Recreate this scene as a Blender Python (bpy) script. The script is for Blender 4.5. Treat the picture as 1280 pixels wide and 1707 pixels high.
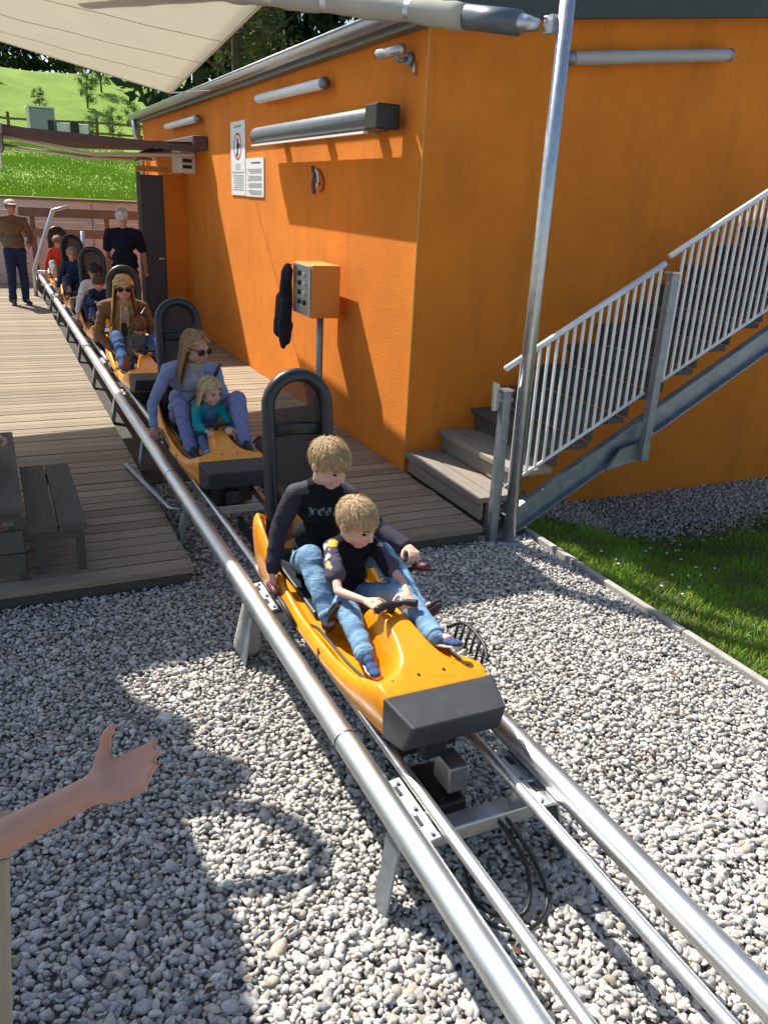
import bpy, bmesh, math, random
import numpy as np
from mathutils import Vector, Matrix
random.seed(7); RNG = np.random.default_rng(11)
for o in list(bpy.data.objects): bpy.data.objects.remove(o)
scn = bpy.context.scene
COL = scn.collection

# ------------------------------------------------------------------ camera, light, exposure
cam_d = bpy.data.cameras.new('camera'); cam = bpy.data.objects.new('camera', cam_d); COL.objects.link(cam)
CAMLOC = Vector((0, 0, 2.03))
_f, _cx, _cy = 1360.0, 640.0, 853.5
def _n(v): return v/np.linalg.norm(v)
_down = _n(np.array([458-_cx, 4400-_cy, _f])); _vy = np.array([-40-_cx, 297-_cy, _f])
_Y = _n(_vy-_down*(_vy@_down)); _up = -_down; _X = np.cross(_Y, _up)
RCAM = np.array([_X, _Y, _up])                      # photo camera axes -> world
_r, _u, _b = RCAM@np.array([1, 0, 0.]), RCAM@np.array([0, -1, 0.]), RCAM@np.array([0, 0, -1.])
M = Matrix(((_r[0], _u[0], _b[0], 0), (_r[1], _u[1], _b[1], 0), (_r[2], _u[2], _b[2], CAMLOC.z), (0, 0, 0, 1)))
cam.matrix_world = M
cam_d.sensor_fit = 'VERTICAL'; cam_d.sensor_height = 36; cam_d.lens = _f/1707*36
cam_d.clip_start = 0.05; cam_d.clip_end = 800
scn.camera = cam
scn.render.resolution_x, scn.render.resolution_y = 767, 1024

SUN = Vector((.32, -.74, -1.0))                      # travel direction of the light
world = bpy.data.worlds.new('World'); scn.world = world; world.use_nodes = True
wn = world.node_tree.nodes; wl = world.node_tree.links
bg = wn['Background']; sky = wn.new('ShaderNodeTexSky'); sky.sky_type = 'NISHITA'; sky.sun_disc = False
sky.sun_elevation = math.atan2(1, math.hypot(SUN.x, SUN.y)); sky.sun_rotation = math.atan2(-SUN.x, -SUN.y)
sky.air_density = 1.0; sky.dust_density = 1.2; sky.ozone_density = 1.0
wl.new(sky.outputs[0], bg.inputs[0]); bg.inputs[1].default_value = 0.105
sun_d = bpy.data.lights.new('sun', 'SUN'); sun = bpy.data.objects.new('sun', sun_d); COL.objects.link(sun)
sun_d.energy = 5.0; sun_d.angle = math.radians(.53); sun_d.color = (1, .955, .87)
sun.rotation_euler = SUN.to_track_quat('-Z', 'Y').to_euler(); sun.location = (-4, 9, 12)
vs = scn.view_settings; vs.view_transform = 'Standard'; vs.look = 'None'; vs.gamma = 1; vs.exposure = 0.78
vs.use_curve_mapping = False

# ------------------------------------------------------------------ materials
def srgb(r, g, b): return tuple(((c/255)/12.92 if c/255 <= .04045 else ((c/255+.055)/1.055)**2.4) for c in (r, g, b))
MATS = {}
def mat(name, col, rough=.6, metal=0., var=.0, vscale=8., bump=0., bscale=60., rnd=0., col2=None, spec=.5, stretch=None, attr=False, coat=0., detail=6.):
    """principled; noise mixes col with col2 (or a darker/lighter col), optional bump and per-object random value"""
    m = bpy.data.materials.new(name); m.use_nodes = True; MATS[name] = m
    nt = m.node_tree; N = nt.nodes; L = nt.links; p = N['Principled BSDF']
    p.inputs['Roughness'].default_value = rough; p.inputs['Metallic'].default_value = metal
    p.inputs['Specular IOR Level'].default_value = spec; p.inputs['Coat Weight'].default_value = coat
    tc = N.new('ShaderNodeTexCoord'); mp = N.new('ShaderNodeMapping'); L.new(tc.outputs['Object'], mp.inputs[0])
    if stretch: mp.inputs['Scale'].default_value = stretch
    base = None
    if attr:
        a = N.new('ShaderNodeAttribute'); a.attribute_name = 'Col'; base = a.outputs['Color']
    else:
        rgb = N.new('ShaderNodeRGB'); rgb.outputs[0].default_value = (*col, 1); base = rgb.outputs[0]
    if var > 0:
        nz = N.new('ShaderNodeTexNoise'); nz.inputs['Scale'].default_value = vscale; nz.inputs['Detail'].default_value = detail; nz.inputs['Roughness'].default_value = .62
        L.new(mp.outputs[0], nz.inputs['Vector'])
        rmp = N.new('ShaderNodeMapRange'); rmp.inputs[1].default_value = .3; rmp.inputs[2].default_value = .7; L.new(nz.outputs['Fac'], rmp.inputs[0])
        mx = N.new('ShaderNodeMix'); mx.data_type = 'RGBA'
        if col2 is not None:
            L.new(base, mx.inputs[6]); mx.inputs[7].default_value = (*col2, 1)
            ml = N.new('ShaderNodeMath'); ml.operation = 'MULTIPLY'; ml.inputs[1].default_value = var; L.new(rmp.outputs[0], ml.inputs[0]); L.new(ml.outputs[0], mx.inputs[0])
        else:
            mx.blend_type = 'MULTIPLY'; mx.inputs[0].default_value = 1; L.new(base, mx.inputs[6])
            cr = N.new('ShaderNodeMapRange'); cr.inputs[3].default_value = 1-var; cr.inputs[4].default_value = 1+var*.6; L.new(rmp.outputs[0], cr.inputs[0]); L.new(cr.outputs[0], mx.inputs[7])
        base = mx.outputs[2]
        rr = N.new('ShaderNodeMapRange'); rr.inputs[3].default_value = max(0, rough-.08); rr.inputs[4].default_value = min(1, rough+.1); L.new(nz.outputs['Fac'], rr.inputs[0]); L.new(rr.outputs[0], p.inputs['Roughness'])
    if rnd > 0:
        oi = N.new('ShaderNodeObjectInfo'); r2 = N.new('ShaderNodeMapRange'); r2.inputs[3].default_value = 1-rnd; r2.inputs[4].default_value = 1+rnd; L.new(oi.outputs['Random'], r2.inputs[0])
        m2 = N.new('ShaderNodeMix'); m2.data_type = 'RGBA'; m2.blend_type = 'MULTIPLY'; m2.inputs[0].default_value = 1; L.new(base, m2.inputs[6]); L.new(r2.outputs[0], m2.inputs[7]); base = m2.outputs[2]
    L.new(base, p.inputs['Base Color'])
    if bump > 0:
        bn = N.new('ShaderNodeTexNoise'); bn.inputs['Scale'].default_value = bscale; bn.inputs['Detail'].default_value = 5; L.new(mp.outputs[0], bn.inputs['Vector'])
        bp = N.new('ShaderNodeBump'); bp.inputs['Strength'].default_value = bump; bp.inputs['Distance'].default_value = .01; L.new(bn.outputs['Fac'], bp.inputs['Height']); L.new(bp.outputs[0], p.inputs['Normal'])
    return m
ORANGE = (.80, .238, .026)
mat('render_orange', ORANGE, .9, var=.17, vscale=1.3, bump=.8, bscale=130, spec=.2, detail=12.)
mat('roof_metal', srgb(120, 125, 128), .45, .6, var=.15, vscale=5)
mat('roof_green', srgb(62, 72, 66), .6, .2, var=.2, vscale=5)
mat('galv', (.55, .57, .58), .36, .9, var=.18, vscale=22, bump=.05, bscale=40)
mat('galv_bright', (.74, .76, .78), .5, .35, var=.12, vscale=14)
mat('galv_dull', (.30, .33, .36), .5, .75, var=.28, vscale=14, bump=.05)
mat('rail_steel', (.64, .64, .63), .40, .95, var=.14, vscale=16, stretch=(1, .25, 1), bump=.03, bscale=30)
mat('deck_wood', (.335, .27, .195), .85, var=.5, vscale=9, stretch=(.35, 6, 6), col2=(.125, .098, .07), bump=.6, bscale=40, rnd=.2, spec=.2)
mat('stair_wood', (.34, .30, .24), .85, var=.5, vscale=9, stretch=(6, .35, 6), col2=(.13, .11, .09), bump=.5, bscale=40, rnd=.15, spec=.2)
mat('bench_and_shade_wood', (.125, .112, .09), .85, var=.5, vscale=9, stretch=(6, .4, 6), col2=(.06, .054, .045), bump=.5, bscale=40, rnd=.15, spec=.2)  # bench colour, also used as painted shade on the upper steps
mat('post_wood', (.40, .32, .22), .8, var=.4, vscale=9, stretch=(6, 6, .4), col2=(.22, .17, .11), bump=.3, bscale=40)
mat('fence_wood', (.20, .13, .09), .85, var=.4, vscale=4, col2=(.09, .06, .045), rnd=.2)
mat('pale_boards', (.64, .54, .48), .9, var=.35, vscale=3, col2=(.42, .35, .30), rnd=.12)
mat('sled_yellow', (.80, .285, .004), .34, var=.09, vscale=14, spec=.4, coat=.1)
mat('sled_rubber', (.036, .037, .041), .55, var=.25, vscale=12, bump=.12, bscale=220)
mat('pad_black', (.014, .017, .024), .38, var=.3, vscale=14, bump=.1, bscale=60)
mat('black_plastic', (.012, .012, .013), .42, var=.2, vscale=10)
mat('dark_steel', (.05, .05, .055), .5, .5, var=.3, vscale=20)
mat('grip_red', (.09, .012, .012), .5)
mat('white_plastic', (.78, .78, .76), .45, var=.05, vscale=8)
mat('lamp_tube', (.80, .81, .80), .35, var=.05, vscale=8)
mat('lamp_tube_shaded', (.42, .41, .38), .45, var=.1, vscale=8)  # lamp tube darkened: the front wall's shade is put into its colour
mat('awning_grey', (.12, .135, .155), .42, .3, var=.1, vscale=8)
mat('awning_fabric', (.115, .075, .070), .85, var=.15, vscale=10)
mat('door_dark', (.06, .066, .092), .5, var=.15, vscale=3)
mat('panel_orange', (.62, .27, .045), .5, var=.05, vscale=4)
mat('sign_ink', (.10, .10, .12), .7)
mat('sign_grey', (.38, .40, .42), .7)
mat('sign_red', (.45, .06, .04), .7)
mat('jacket_navy', (.008, .010, .024), .85, var=.3, vscale=20, bump=.3, bscale=60)
mat('concrete', (.38, .36, .33), .9, var=.25, vscale=9, bump=.4, bscale=60)
mat('ground_dark', (.33, .315, .295), .95, var=.5, vscale=60, bump=1., bscale=120)
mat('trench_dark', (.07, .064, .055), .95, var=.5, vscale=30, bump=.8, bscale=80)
mat('soil', (.075, .085, .032), .95, var=.5, vscale=18, bump=.8, bscale=60)
mat('pebble', (.5, .5, .5), .8, attr=True, var=.16, vscale=70, bump=.25, bscale=150, spec=.25)
mat('lawn', (.045, .11, .016), .9, attr=True, var=.0, spec=.2)
mat('meadow', (.215, .33, .05), .95, var=.8, vscale=.5, col2=(.125, .20, .038), bump=1., bscale=6, spec=.1, detail=9)
mat('leaf', (.05, .11, .02), .8, attr=True, spec=.2)
mat('bark', (.07, .05, .035), .95, var=.4, vscale=12, bump=.5, bscale=30)
mat('skin', (.60, .33, .235), .5, attr=True, var=.08, vscale=18, spec=.35)
MATS['skin'].node_tree.nodes['Principled BSDF'].inputs['Subsurface Weight'].default_value = .12
MATS['skin'].node_tree.nodes['Principled BSDF'].inputs['Subsurface Radius'].default_value = (.01, .004, .002)
mat('cloth', (.5, .5, .5), .88, attr=True, var=.22, vscale=26, bump=.3, bscale=190, spec=.2)
def fold_bump(m, scale, dist, strength):
    N = m.node_tree.nodes; L = m.node_tree.links; p = N['Principled BSDF']; old = p.inputs['Normal'].links[0].from_socket
    tc = N.new('ShaderNodeTexCoord'); nz = N.new('ShaderNodeTexNoise'); nz.inputs['Scale'].default_value = scale; nz.inputs['Detail'].default_value = 2.5; nz.inputs['Distortion'].default_value = 1.6
    mp = N.new('ShaderNodeMapping'); mp.inputs['Scale'].default_value = (1, 1, 1.7); L.new(tc.outputs['Object'], mp.inputs[0]); L.new(mp.outputs[0], nz.inputs['Vector'])
    b = N.new('ShaderNodeBump'); b.inputs['Strength'].default_value = strength; b.inputs['Distance'].default_value = dist; L.new(nz.outputs['Fac'], b.inputs['Height']); L.new(old, b.inputs['Normal']); L.new(b.outputs[0], p.inputs['Normal'])
fold_bump(MATS['cloth'], 11, .02, .40)
mat('hair', (.5, .5, .5), .5, attr=True, var=.3, vscale=40, spec=.35)
mat('eye_dark', (.02, .014, .01), .2)
mat('glasses', (.008, .007, .007), .12)
mat('daisy', (.8, .8, .74), .8)
def wear(name, scale, stretch, lo, hi, col, amt):
    m = MATS[name]; N = m.node_tree.nodes; L = m.node_tree.links; p = N['Principled BSDF']; old = p.inputs['Base Color'].links[0].from_socket
    tc = N.new('ShaderNodeTexCoord'); mp = N.new('ShaderNodeMapping'); mp.inputs['Scale'].default_value = stretch; L.new(tc.outputs['Object'], mp.inputs[0])
    nz = N.new('ShaderNodeTexNoise'); nz.inputs['Scale'].default_value = scale; nz.inputs['Detail'].default_value = 8; nz.inputs['Roughness'].default_value = .7; L.new(mp.outputs[0], nz.inputs['Vector'])
    mr = N.new('ShaderNodeMapRange'); mr.inputs[1].default_value = lo; mr.inputs[2].default_value = hi; mr.inputs[4].default_value = amt; L.new(nz.outputs['Fac'], mr.inputs[0])
    mx = N.new('ShaderNodeMix'); mx.data_type = 'RGBA'; L.new(mr.outputs[0], mx.inputs[0]); L.new(old, mx.inputs[6]); mx.inputs[7].default_value = (*col, 1); L.new(mx.outputs[2], p.inputs['Base Color'])
wear('render_orange', 2.4, (1.6, 1.6, .22), .52, .80, (.42, .135, .03), .55)
wear('render_orange', 9, (1, 1, 1), .60, .78, (.80, .36, .08), .5)
wear('sled_yellow', 26, (3, .35, 1), .60, .74, (.32, .13, .02), .6)
wear('sled_rubber', 30, (1, 1, 3), .58, .72, (.11, .11, .115), .7)
wear('rail_steel', 40, (1, .08, 1), .56, .75, (.34, .33, .32), .7)
wear('galv_dull', 18, (1, 1, .5), .58, .75, (.42, .36, .30), .5)
def mesh_fabric():
    m = bpy.data.materials.new('net'); m.use_nodes = True; MATS['net'] = m
    N = m.node_tree.nodes; L = m.node_tree.links; p = N['Principled BSDF']; p.inputs['Base Color'].default_value = (.022, .021, .022, 1); p.inputs['Roughness'].default_value = .7
    tr = N.new('ShaderNodeBsdfTransparent'); mx = N.new('ShaderNodeMixShader'); mx.inputs[0].default_value = .90
    L.new(tr.outputs[0], mx.inputs[1]); L.new(p.outputs[0], mx.inputs[2]); L.new(mx.outputs[0], N['Material Output'].inputs[0])
mesh_fabric()
def sail_fabric():
    m = mat('sail', (.66, .63, .53), .9, var=.10, vscale=3, bump=.15, bscale=40, spec=.1)
    N = m.node_tree.nodes; L = m.node_tree.links; p = N['Principled BSDF']
    tl = N.new('ShaderNodeBsdfTranslucent'); tl.inputs[0].default_value = (.80, .79, .70, 1); mx = N.new('ShaderNodeMixShader'); mx.inputs[0].default_value = .50
    L.new(p.outputs[0], mx.inputs[1]); L.new(tl.outputs[0], mx.inputs[2]); L.new(mx.outputs[0], N['Material Output'].inputs[0])
sail_fabric()
def glass():
    m = mat('pane', (.03, .035, .04), .08, spec=.6)
glass()

# ------------------------------------------------------------------ mesh helpers
class MB:
    def __init__(s): s.v = []; s.f = []
    def add(s, vs, fs):
        k = len(s.v); s.v += [tuple(map(float, v)) for v in vs]; s.f += [tuple(i+k for i in f) for f in fs]; return s
    def box(s, c, d, rot=None):
        R = rot if rot is not None else Matrix.Identity(3); c = Vector(c)
        vs = [c + R@Vector((d[0]/2*x, d[1]/2*y, d[2]/2*z)) for x in (-1, 1) for y in (-1, 1) for z in (-1, 1)]
        return s.add(vs, [(0, 1, 3, 2), (4, 6, 7, 5), (0, 4, 5, 1), (2, 3, 7, 6), (0, 2, 6, 4), (1, 5, 7, 3)])
    def bx(s, x0, x1, y0, y1, z0, z1): return s.box(((x0+x1)/2, (y0+y1)/2, (z0+z1)/2), (x1-x0, y1-y0, z1-z0))
    def tube(s, pts, r, n=12, caps=True, flat=None):
        pts = [Vector(p) for p in pts]; m = len(pts); rs = r if isinstance(r, (list, tuple)) else [r]*m
        vs = []; up = None
        for i, p in enumerate(pts):
            t = (pts[min(i+1, m-1)]-pts[max(i-1, 0)]).normalized()
            if up is None:
                a = Vector((0, 0, 1)) if abs(t.z) < .9 else Vector((1, 0, 0)); up = (a-t*a.dot(t)).normalized()
            else: up = (up-t*up.dot(t)).normalized()
            sd = t.cross(up)
            fa, fb = flat if flat else (1, 1)
            for k in range(n):
                a = 2*math.pi*k/n; vs.append(p+(sd*math.cos(a)*fa+up*math.sin(a)*fb)*rs[i])
        fs = [(i*n+k, i*n+(k+1) % n, (i+1)*n+(k+1) % n, (i+1)*n+k) for i in range(m-1) for k in range(n)]
        if caps: fs += [tuple(range(n))[::-1], tuple((m-1)*n+k for k in range(n))]
        return s.add(vs, fs)
    def rc(s, p0, r0, p1, r1, n=14):                       # round cone: tapered capsule
        p0 = Vector(p0); p1 = Vector(p1); d = p1-p0; l = d.length or 1e-6; t = d/l
        pts = []; rs = []
        for a in (-80, -50, -25): pts.append(p0+t*r0*math.sin(math.radians(a))); rs.append(r0*math.cos(math.radians(a)))
        for k in range(4): q = k/3; pts.append(p0.lerp(p1, q)); rs.append(r0+(r1-r0)*q)
        for a in (25, 50, 80): pts.append(p1+t*r1*math.sin(math.radians(a))); rs.append(r1*math.cos(math.radians(a)))
        ok = [0]
        a = Vector((0, 0, 1)) if abs(t.z) < .9 else Vector((1, 0, 0)); up = (a-t*a.dot(t)).normalized(); sd = t.cross(up)
        vs = [p+(sd*math.cos(2*math.pi*k/n)+up*math.sin(2*math.pi*k/n))*r for p, r in zip(pts, rs) for k in range(n)]
        m = len(pts)
        fs = [(i*n+k, i*n+(k+1) % n, (i+1)*n+(k+1) % n, (i+1)*n+k) for i in range(m-1) for k in range(n)]+[tuple(range(n))[::-1], tuple((m-1)*n+k for k in range(n))]
        return s.add(vs, fs)
    def chain(s, pts, rs):
        for i in range(len(pts)-1): s.rc(pts[i], rs[i], pts[i+1], rs[i+1])
        return s
    def ell(s, c, r, ax=None, n=18, m=12):
        ax = ax or (Vector((1, 0, 0)), Vector((0, 1, 0)), Vector((0, 0, 1))); c = Vector(c)
        vs = []
        for i in range(m+1):
            th = math.pi*(i+.0)/m; th = min(max(th, .04), math.pi-.04)
            for k in range(n):
                ph = 2*math.pi*k/n
                vs.append(c+ax[0]*r[0]*math.sin(th)*math.cos(ph)+ax[1]*r[1]*math.sin(th)*math.sin(ph)+ax[2]*r[2]*math.cos(th))
        fs = [(i*n+k, (i+1)*n+k, (i+1)*n+(k+1) % n, i*n+(k+1) % n) for i in range(m) for k in range(n)]+[tuple(range(n)), tuple(m*n+k for k in range(n))[::-1]]
        return s.add(vs, fs)
    def prism(s, poly, axis, a, b):                        # polygon in the two other axes, extruded a..b along axis
        def P(u, v, w): return {'x': (w, u, v), 'y': (u, w, v), 'z': (u, v, w)}[axis]
        n = len(poly); vs = [P(u, v, a) for u, v in poly]+[P(u, v, b) for u, v in poly]
        return s.add(vs, [tuple(range(n))[::-1], tuple(range(n, 2*n))]+[(i, (i+1) % n, n+(i+1) % n, n+i) for i in range(n)])
    def mesh(s, name, m, smooth=False):
        me = bpy.data.meshes.new(name); me.from_pydata(s.v, [], s.f); me.validate()
        bm = bmesh.new(); bm.from_mesh(me); bmesh.ops.recalc_face_normals(bm, faces=bm.faces); bm.to_mesh(me); bm.free()
        me.materials.append(MATS[m])
        if smooth: me.shade_smooth()
        return me
    def build(s, name, m, parent=None, smooth=False, bevel=0, seg=2):
        return obj(name, s.mesh(name, m, smooth), parent, bevel, seg)
def spline(pts, n=6):
    P = [Vector(p) for p in pts]; P = [P[0]*2-P[1]]+P+[P[-1]*2-P[-2]]; out = []
    for i in range(1, len(P)-2):
        for k in range(n):
            t = k/n; a, b, c, d = P[i-1:i+3]; out.append(.5*((2*b)+(c-a)*t+(2*a-5*b+4*c-d)*t*t+(3*b-a-3*c+d)*t**3))
    return out+[P[-2]]
def obj(name, me, parent=None, bevel=0, seg=2, autosmooth=False):
    o = bpy.data.objects.new(name, me); COL.objects.link(o)
    if parent: o.parent = parent; o.matrix_parent_inverse = parent.matrix_world.inverted() if False else Matrix.Identity(4)
    if bevel:
        b = o.modifiers.new('bevel', 'BEVEL'); b.width = bevel; b.segments = seg; b.limit_method = 'ANGLE'; b.angle_limit = math.radians(35)
    return o
def tag(o, label=None, cat=None, group=None, kind=None):
    if label: o['label'] = label
    if cat: o['category'] = cat
    if group: o['group'] = group
    if kind: o['kind'] = kind
    return o
def thing(name, label, cat, group=None, loc=(0, 0, 0)):
    o = bpy.data.objects.new(name, None); COL.objects.link(o); o.location = loc; o.empty_display_size = .1
    return tag(o, label, cat, group)
def struct(o): o['kind'] = 'structure'; return o
def color_attr(me, cols):
    a = me.color_attributes.new('Col', 'FLOAT_COLOR', 'POINT'); c = np.ones((len(me.vertices), 4), np.float32); c[:, :3] = cols; a.data.foreach_set('color', c.ravel())
def np_mesh(name, V, F, m, cols=None, smooth=True):
    """V (n,3) F (m,k) arrays"""
    me = bpy.data.meshes.new(name); V = np.asarray(V, np.float32); F = np.asarray(F, np.int32); k = F.shape[1]
    me.vertices.add(len(V)); me.vertices.foreach_set('co', V.ravel())
    me.loops.add(F.size); me.loops.foreach_set('vertex_index', F.ravel())
    me.polygons.add(len(F)); me.polygons.foreach_set('loop_start', np.arange(0, F.size, k, dtype=np.int32)); me.polygons.foreach_set('loop_total', np.full(len(F), k, np.int32))
    me.update(calc_edges=True); me.materials.append(MATS[m])
    if cols is not None: color_attr(me, cols)
    if smooth: me.shade_smooth()
    return me

# ================================================================== SETTING
GZ = -.10                                                # gravel level; the deck surface is z = 0
XW, YC = 2.857, 5.56                                      # plane of the side wall, plane of the front wall
YF = 4.30                                                # front edge of the deck
XT = 1.266                                               # middle of the track
ZR = .22                                                 # rail axis height
DL, DR = .895, 1.64                                       # deck edges either side of the track
KERBX = 3.24
def lawn_z(x, y):
    sx = min(max((x-KERBX)/1.5, 0), 1); sy = min(max((y-1.8)/3.2, 0), 1); sx = sx*sx*(3-2*sx); sy = sy*sy*(3-2*sy)
    return GZ-.02-.34*sx*sy
def ground():
    xs = np.r_[-60, -20, -8, np.arange(-4, KERBX, .5), KERBX-.03, KERBX+.06, np.arange(3.4, 6.2, .1), 8, 12, 20, 40, 90]
    ys = np.r_[-40, -15, -5, np.arange(-2, 1, .5), np.arange(1., 5.8, .1), 7, 10, 14, 18, 20.2]
    V = [(x, y, (GZ-.03 if x <= KERBX else lawn_z(x, y)-(.05 if y < 4.7 else .014))) for y in ys for x in xs]; n = len(xs)
    F = [(j*n+i, j*n+i+1, (j+1)*n+i+1, (j+1)*n+i) for j in range(len(ys)-1) for i in range(n-1)]
    return struct(obj('ground', np_mesh('ground', V, F, 'ground_dark')))
ground()

def icos(sub):
    bm = bmesh.new(); bmesh.ops.create_icosphere(bm, subdivisions=sub, radius=1); bm.verts.ensure_lookup_table()
    V = np.array([v.co[:] for v in bm.verts]); F = np.array([[v.index for v in f.verts] for f in bm.faces]); bm.free(); return V, F
def pebbles(name, pts, size, sub, label, parent=None):
    V0, F0 = icos(sub); n = len(pts); nv = len(V0)
    var = np.stack([1+.22*np.sin(V0@RNG.normal(size=3)*2.6+RNG.uniform(0, 6))+.12*np.sin(V0@RNG.normal(size=3)*4.5+RNG.uniform(0, 6))+RNG.uniform(-.15, .15, nv) for _ in range(16)])
    rad = size[:, None]*np.stack([RNG.uniform(.85, 1.35, n), RNG.uniform(.62, .95, n), RNG.uniform(.38, .62, n)], 1)
    P = V0[None]*var[RNG.integers(0, 16, n)][:, :, None]*rad[:, None]
    a = RNG.uniform(0, 2*np.pi, n); tl = RNG.normal(0, .35, n); tm = RNG.normal(0, .35, n)
    def rot(P, i, j, t):
        c, s = np.cos(t)[:, None], np.sin(t)[:, None]; A = P[:, :, i]*c-P[:, :, j]*s; B = P[:, :, i]*s+P[:, :, j]*c; P = P.copy(); P[:, :, i] = A; P[:, :, j] = B; return P
    P = rot(rot(rot(P, 0, 2, tl), 1, 2, tm), 0, 1, a)+pts[:, None]
    F = (F0[None]+(np.arange(n)*nv)[:, None, None]).reshape(-1, 3)
    pal = np.array([(.60, .565, .50), (.51, .485, .445), (.66, .63, .57), (.41, .40, .385), (.50, .45, .38), (.30, .295, .29), (.53, .49, .44), (.43, .36, .285), (.36, .30, .25)])
    ci = RNG.choice(len(pal), n, p=[.24, .21, .14, .15, .09, .06, .07, .03, .01]); c = .98*pal[ci]*RNG.uniform(.78, 1.14, (n, 1))
    cols = np.repeat(c, nv, 0)
    return tag(obj(name, np_mesh(name, P.reshape(-1, 3), F, 'pebble', cols), parent), label, 'gravel', kind='stuff')
def scatter(x0, x1, y0, y1, cell, keep=None):
    gx = np.arange(x0, x1, cell); gy = np.arange(y0, y1, cell); X, Y = np.meshgrid(gx, gy); X = X.ravel()+RNG.uniform(-.48, .48, X.size)*cell; Y = Y.ravel()+RNG.uniform(-.48, .48, Y.size)*cell
    k = np.ones(X.size, bool) if keep is None else keep(X, Y); return X[k], Y[k]
def gravel():
    A = []; S = []; T = []
    for layer, (cell, dz, s0) in enumerate(((.0208, 0., .0112), (.0265, -.010, .0130))):
        X, Y = scatter(-.75, KERBX-.045, .85, YF+.02, cell, lambda X, Y: (X > -.14*Y-.35) & (X < 1.9*Y+.35))
        far = np.clip((Y-1.6)/2.4, 0, 1)
        s = s0*np.exp(RNG.normal(0, .30, X.size))*(1.10-.16*far)
        Z = GZ-.012+dz+RNG.uniform(0, .016, X.size); A.append(np.stack([X, Y, Z], 1)); S.append(s); T.append(np.full(X.size, layer))
    A = np.concatenate(A); S = np.concatenate(S); near = (A[:, 1] < 1.75) & (np.concatenate(T) == 0)
    # stones in front of the deck as two meshes of one ground cover: finer ones close by
    P = pebbles('gravel', A[near], S[near], 2, 'pale grey rounded gravel spread around the coaster rails')
    pebbles('gravel', A[~near], S[~near], 1, 'pale grey gravel running up to the deck edge and the kerb')
    X, Y = scatter(KERBX+.1, 7.6, 4.35, YC-.02, .034, lambda X, Y: (Y > 4.62+.10*np.sin(X*2.1)+RNG.uniform(-.2, .2, X.size)))
    Z = np.array([lawn_z(x, y) for x, y in zip(X, Y)])
    pebbles('gravel', np.stack([X, Y, Z], 1), .015*np.exp(RNG.normal(0, .22, X.size)), 1, 'shaded gravel strip along the foot of the orange wall under the stairs')
    X, Y = scatter(DL-.05, DR+.05, YF, 6.2, .034); pebbles('gravel', np.stack([X, Y, np.full(X.size, GZ-.01)], 1), .015*np.exp(RNG.normal(0, .22, X.size)), 1, 'shaded gravel in the trench under the sleds between the decks')
gravel()

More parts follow.
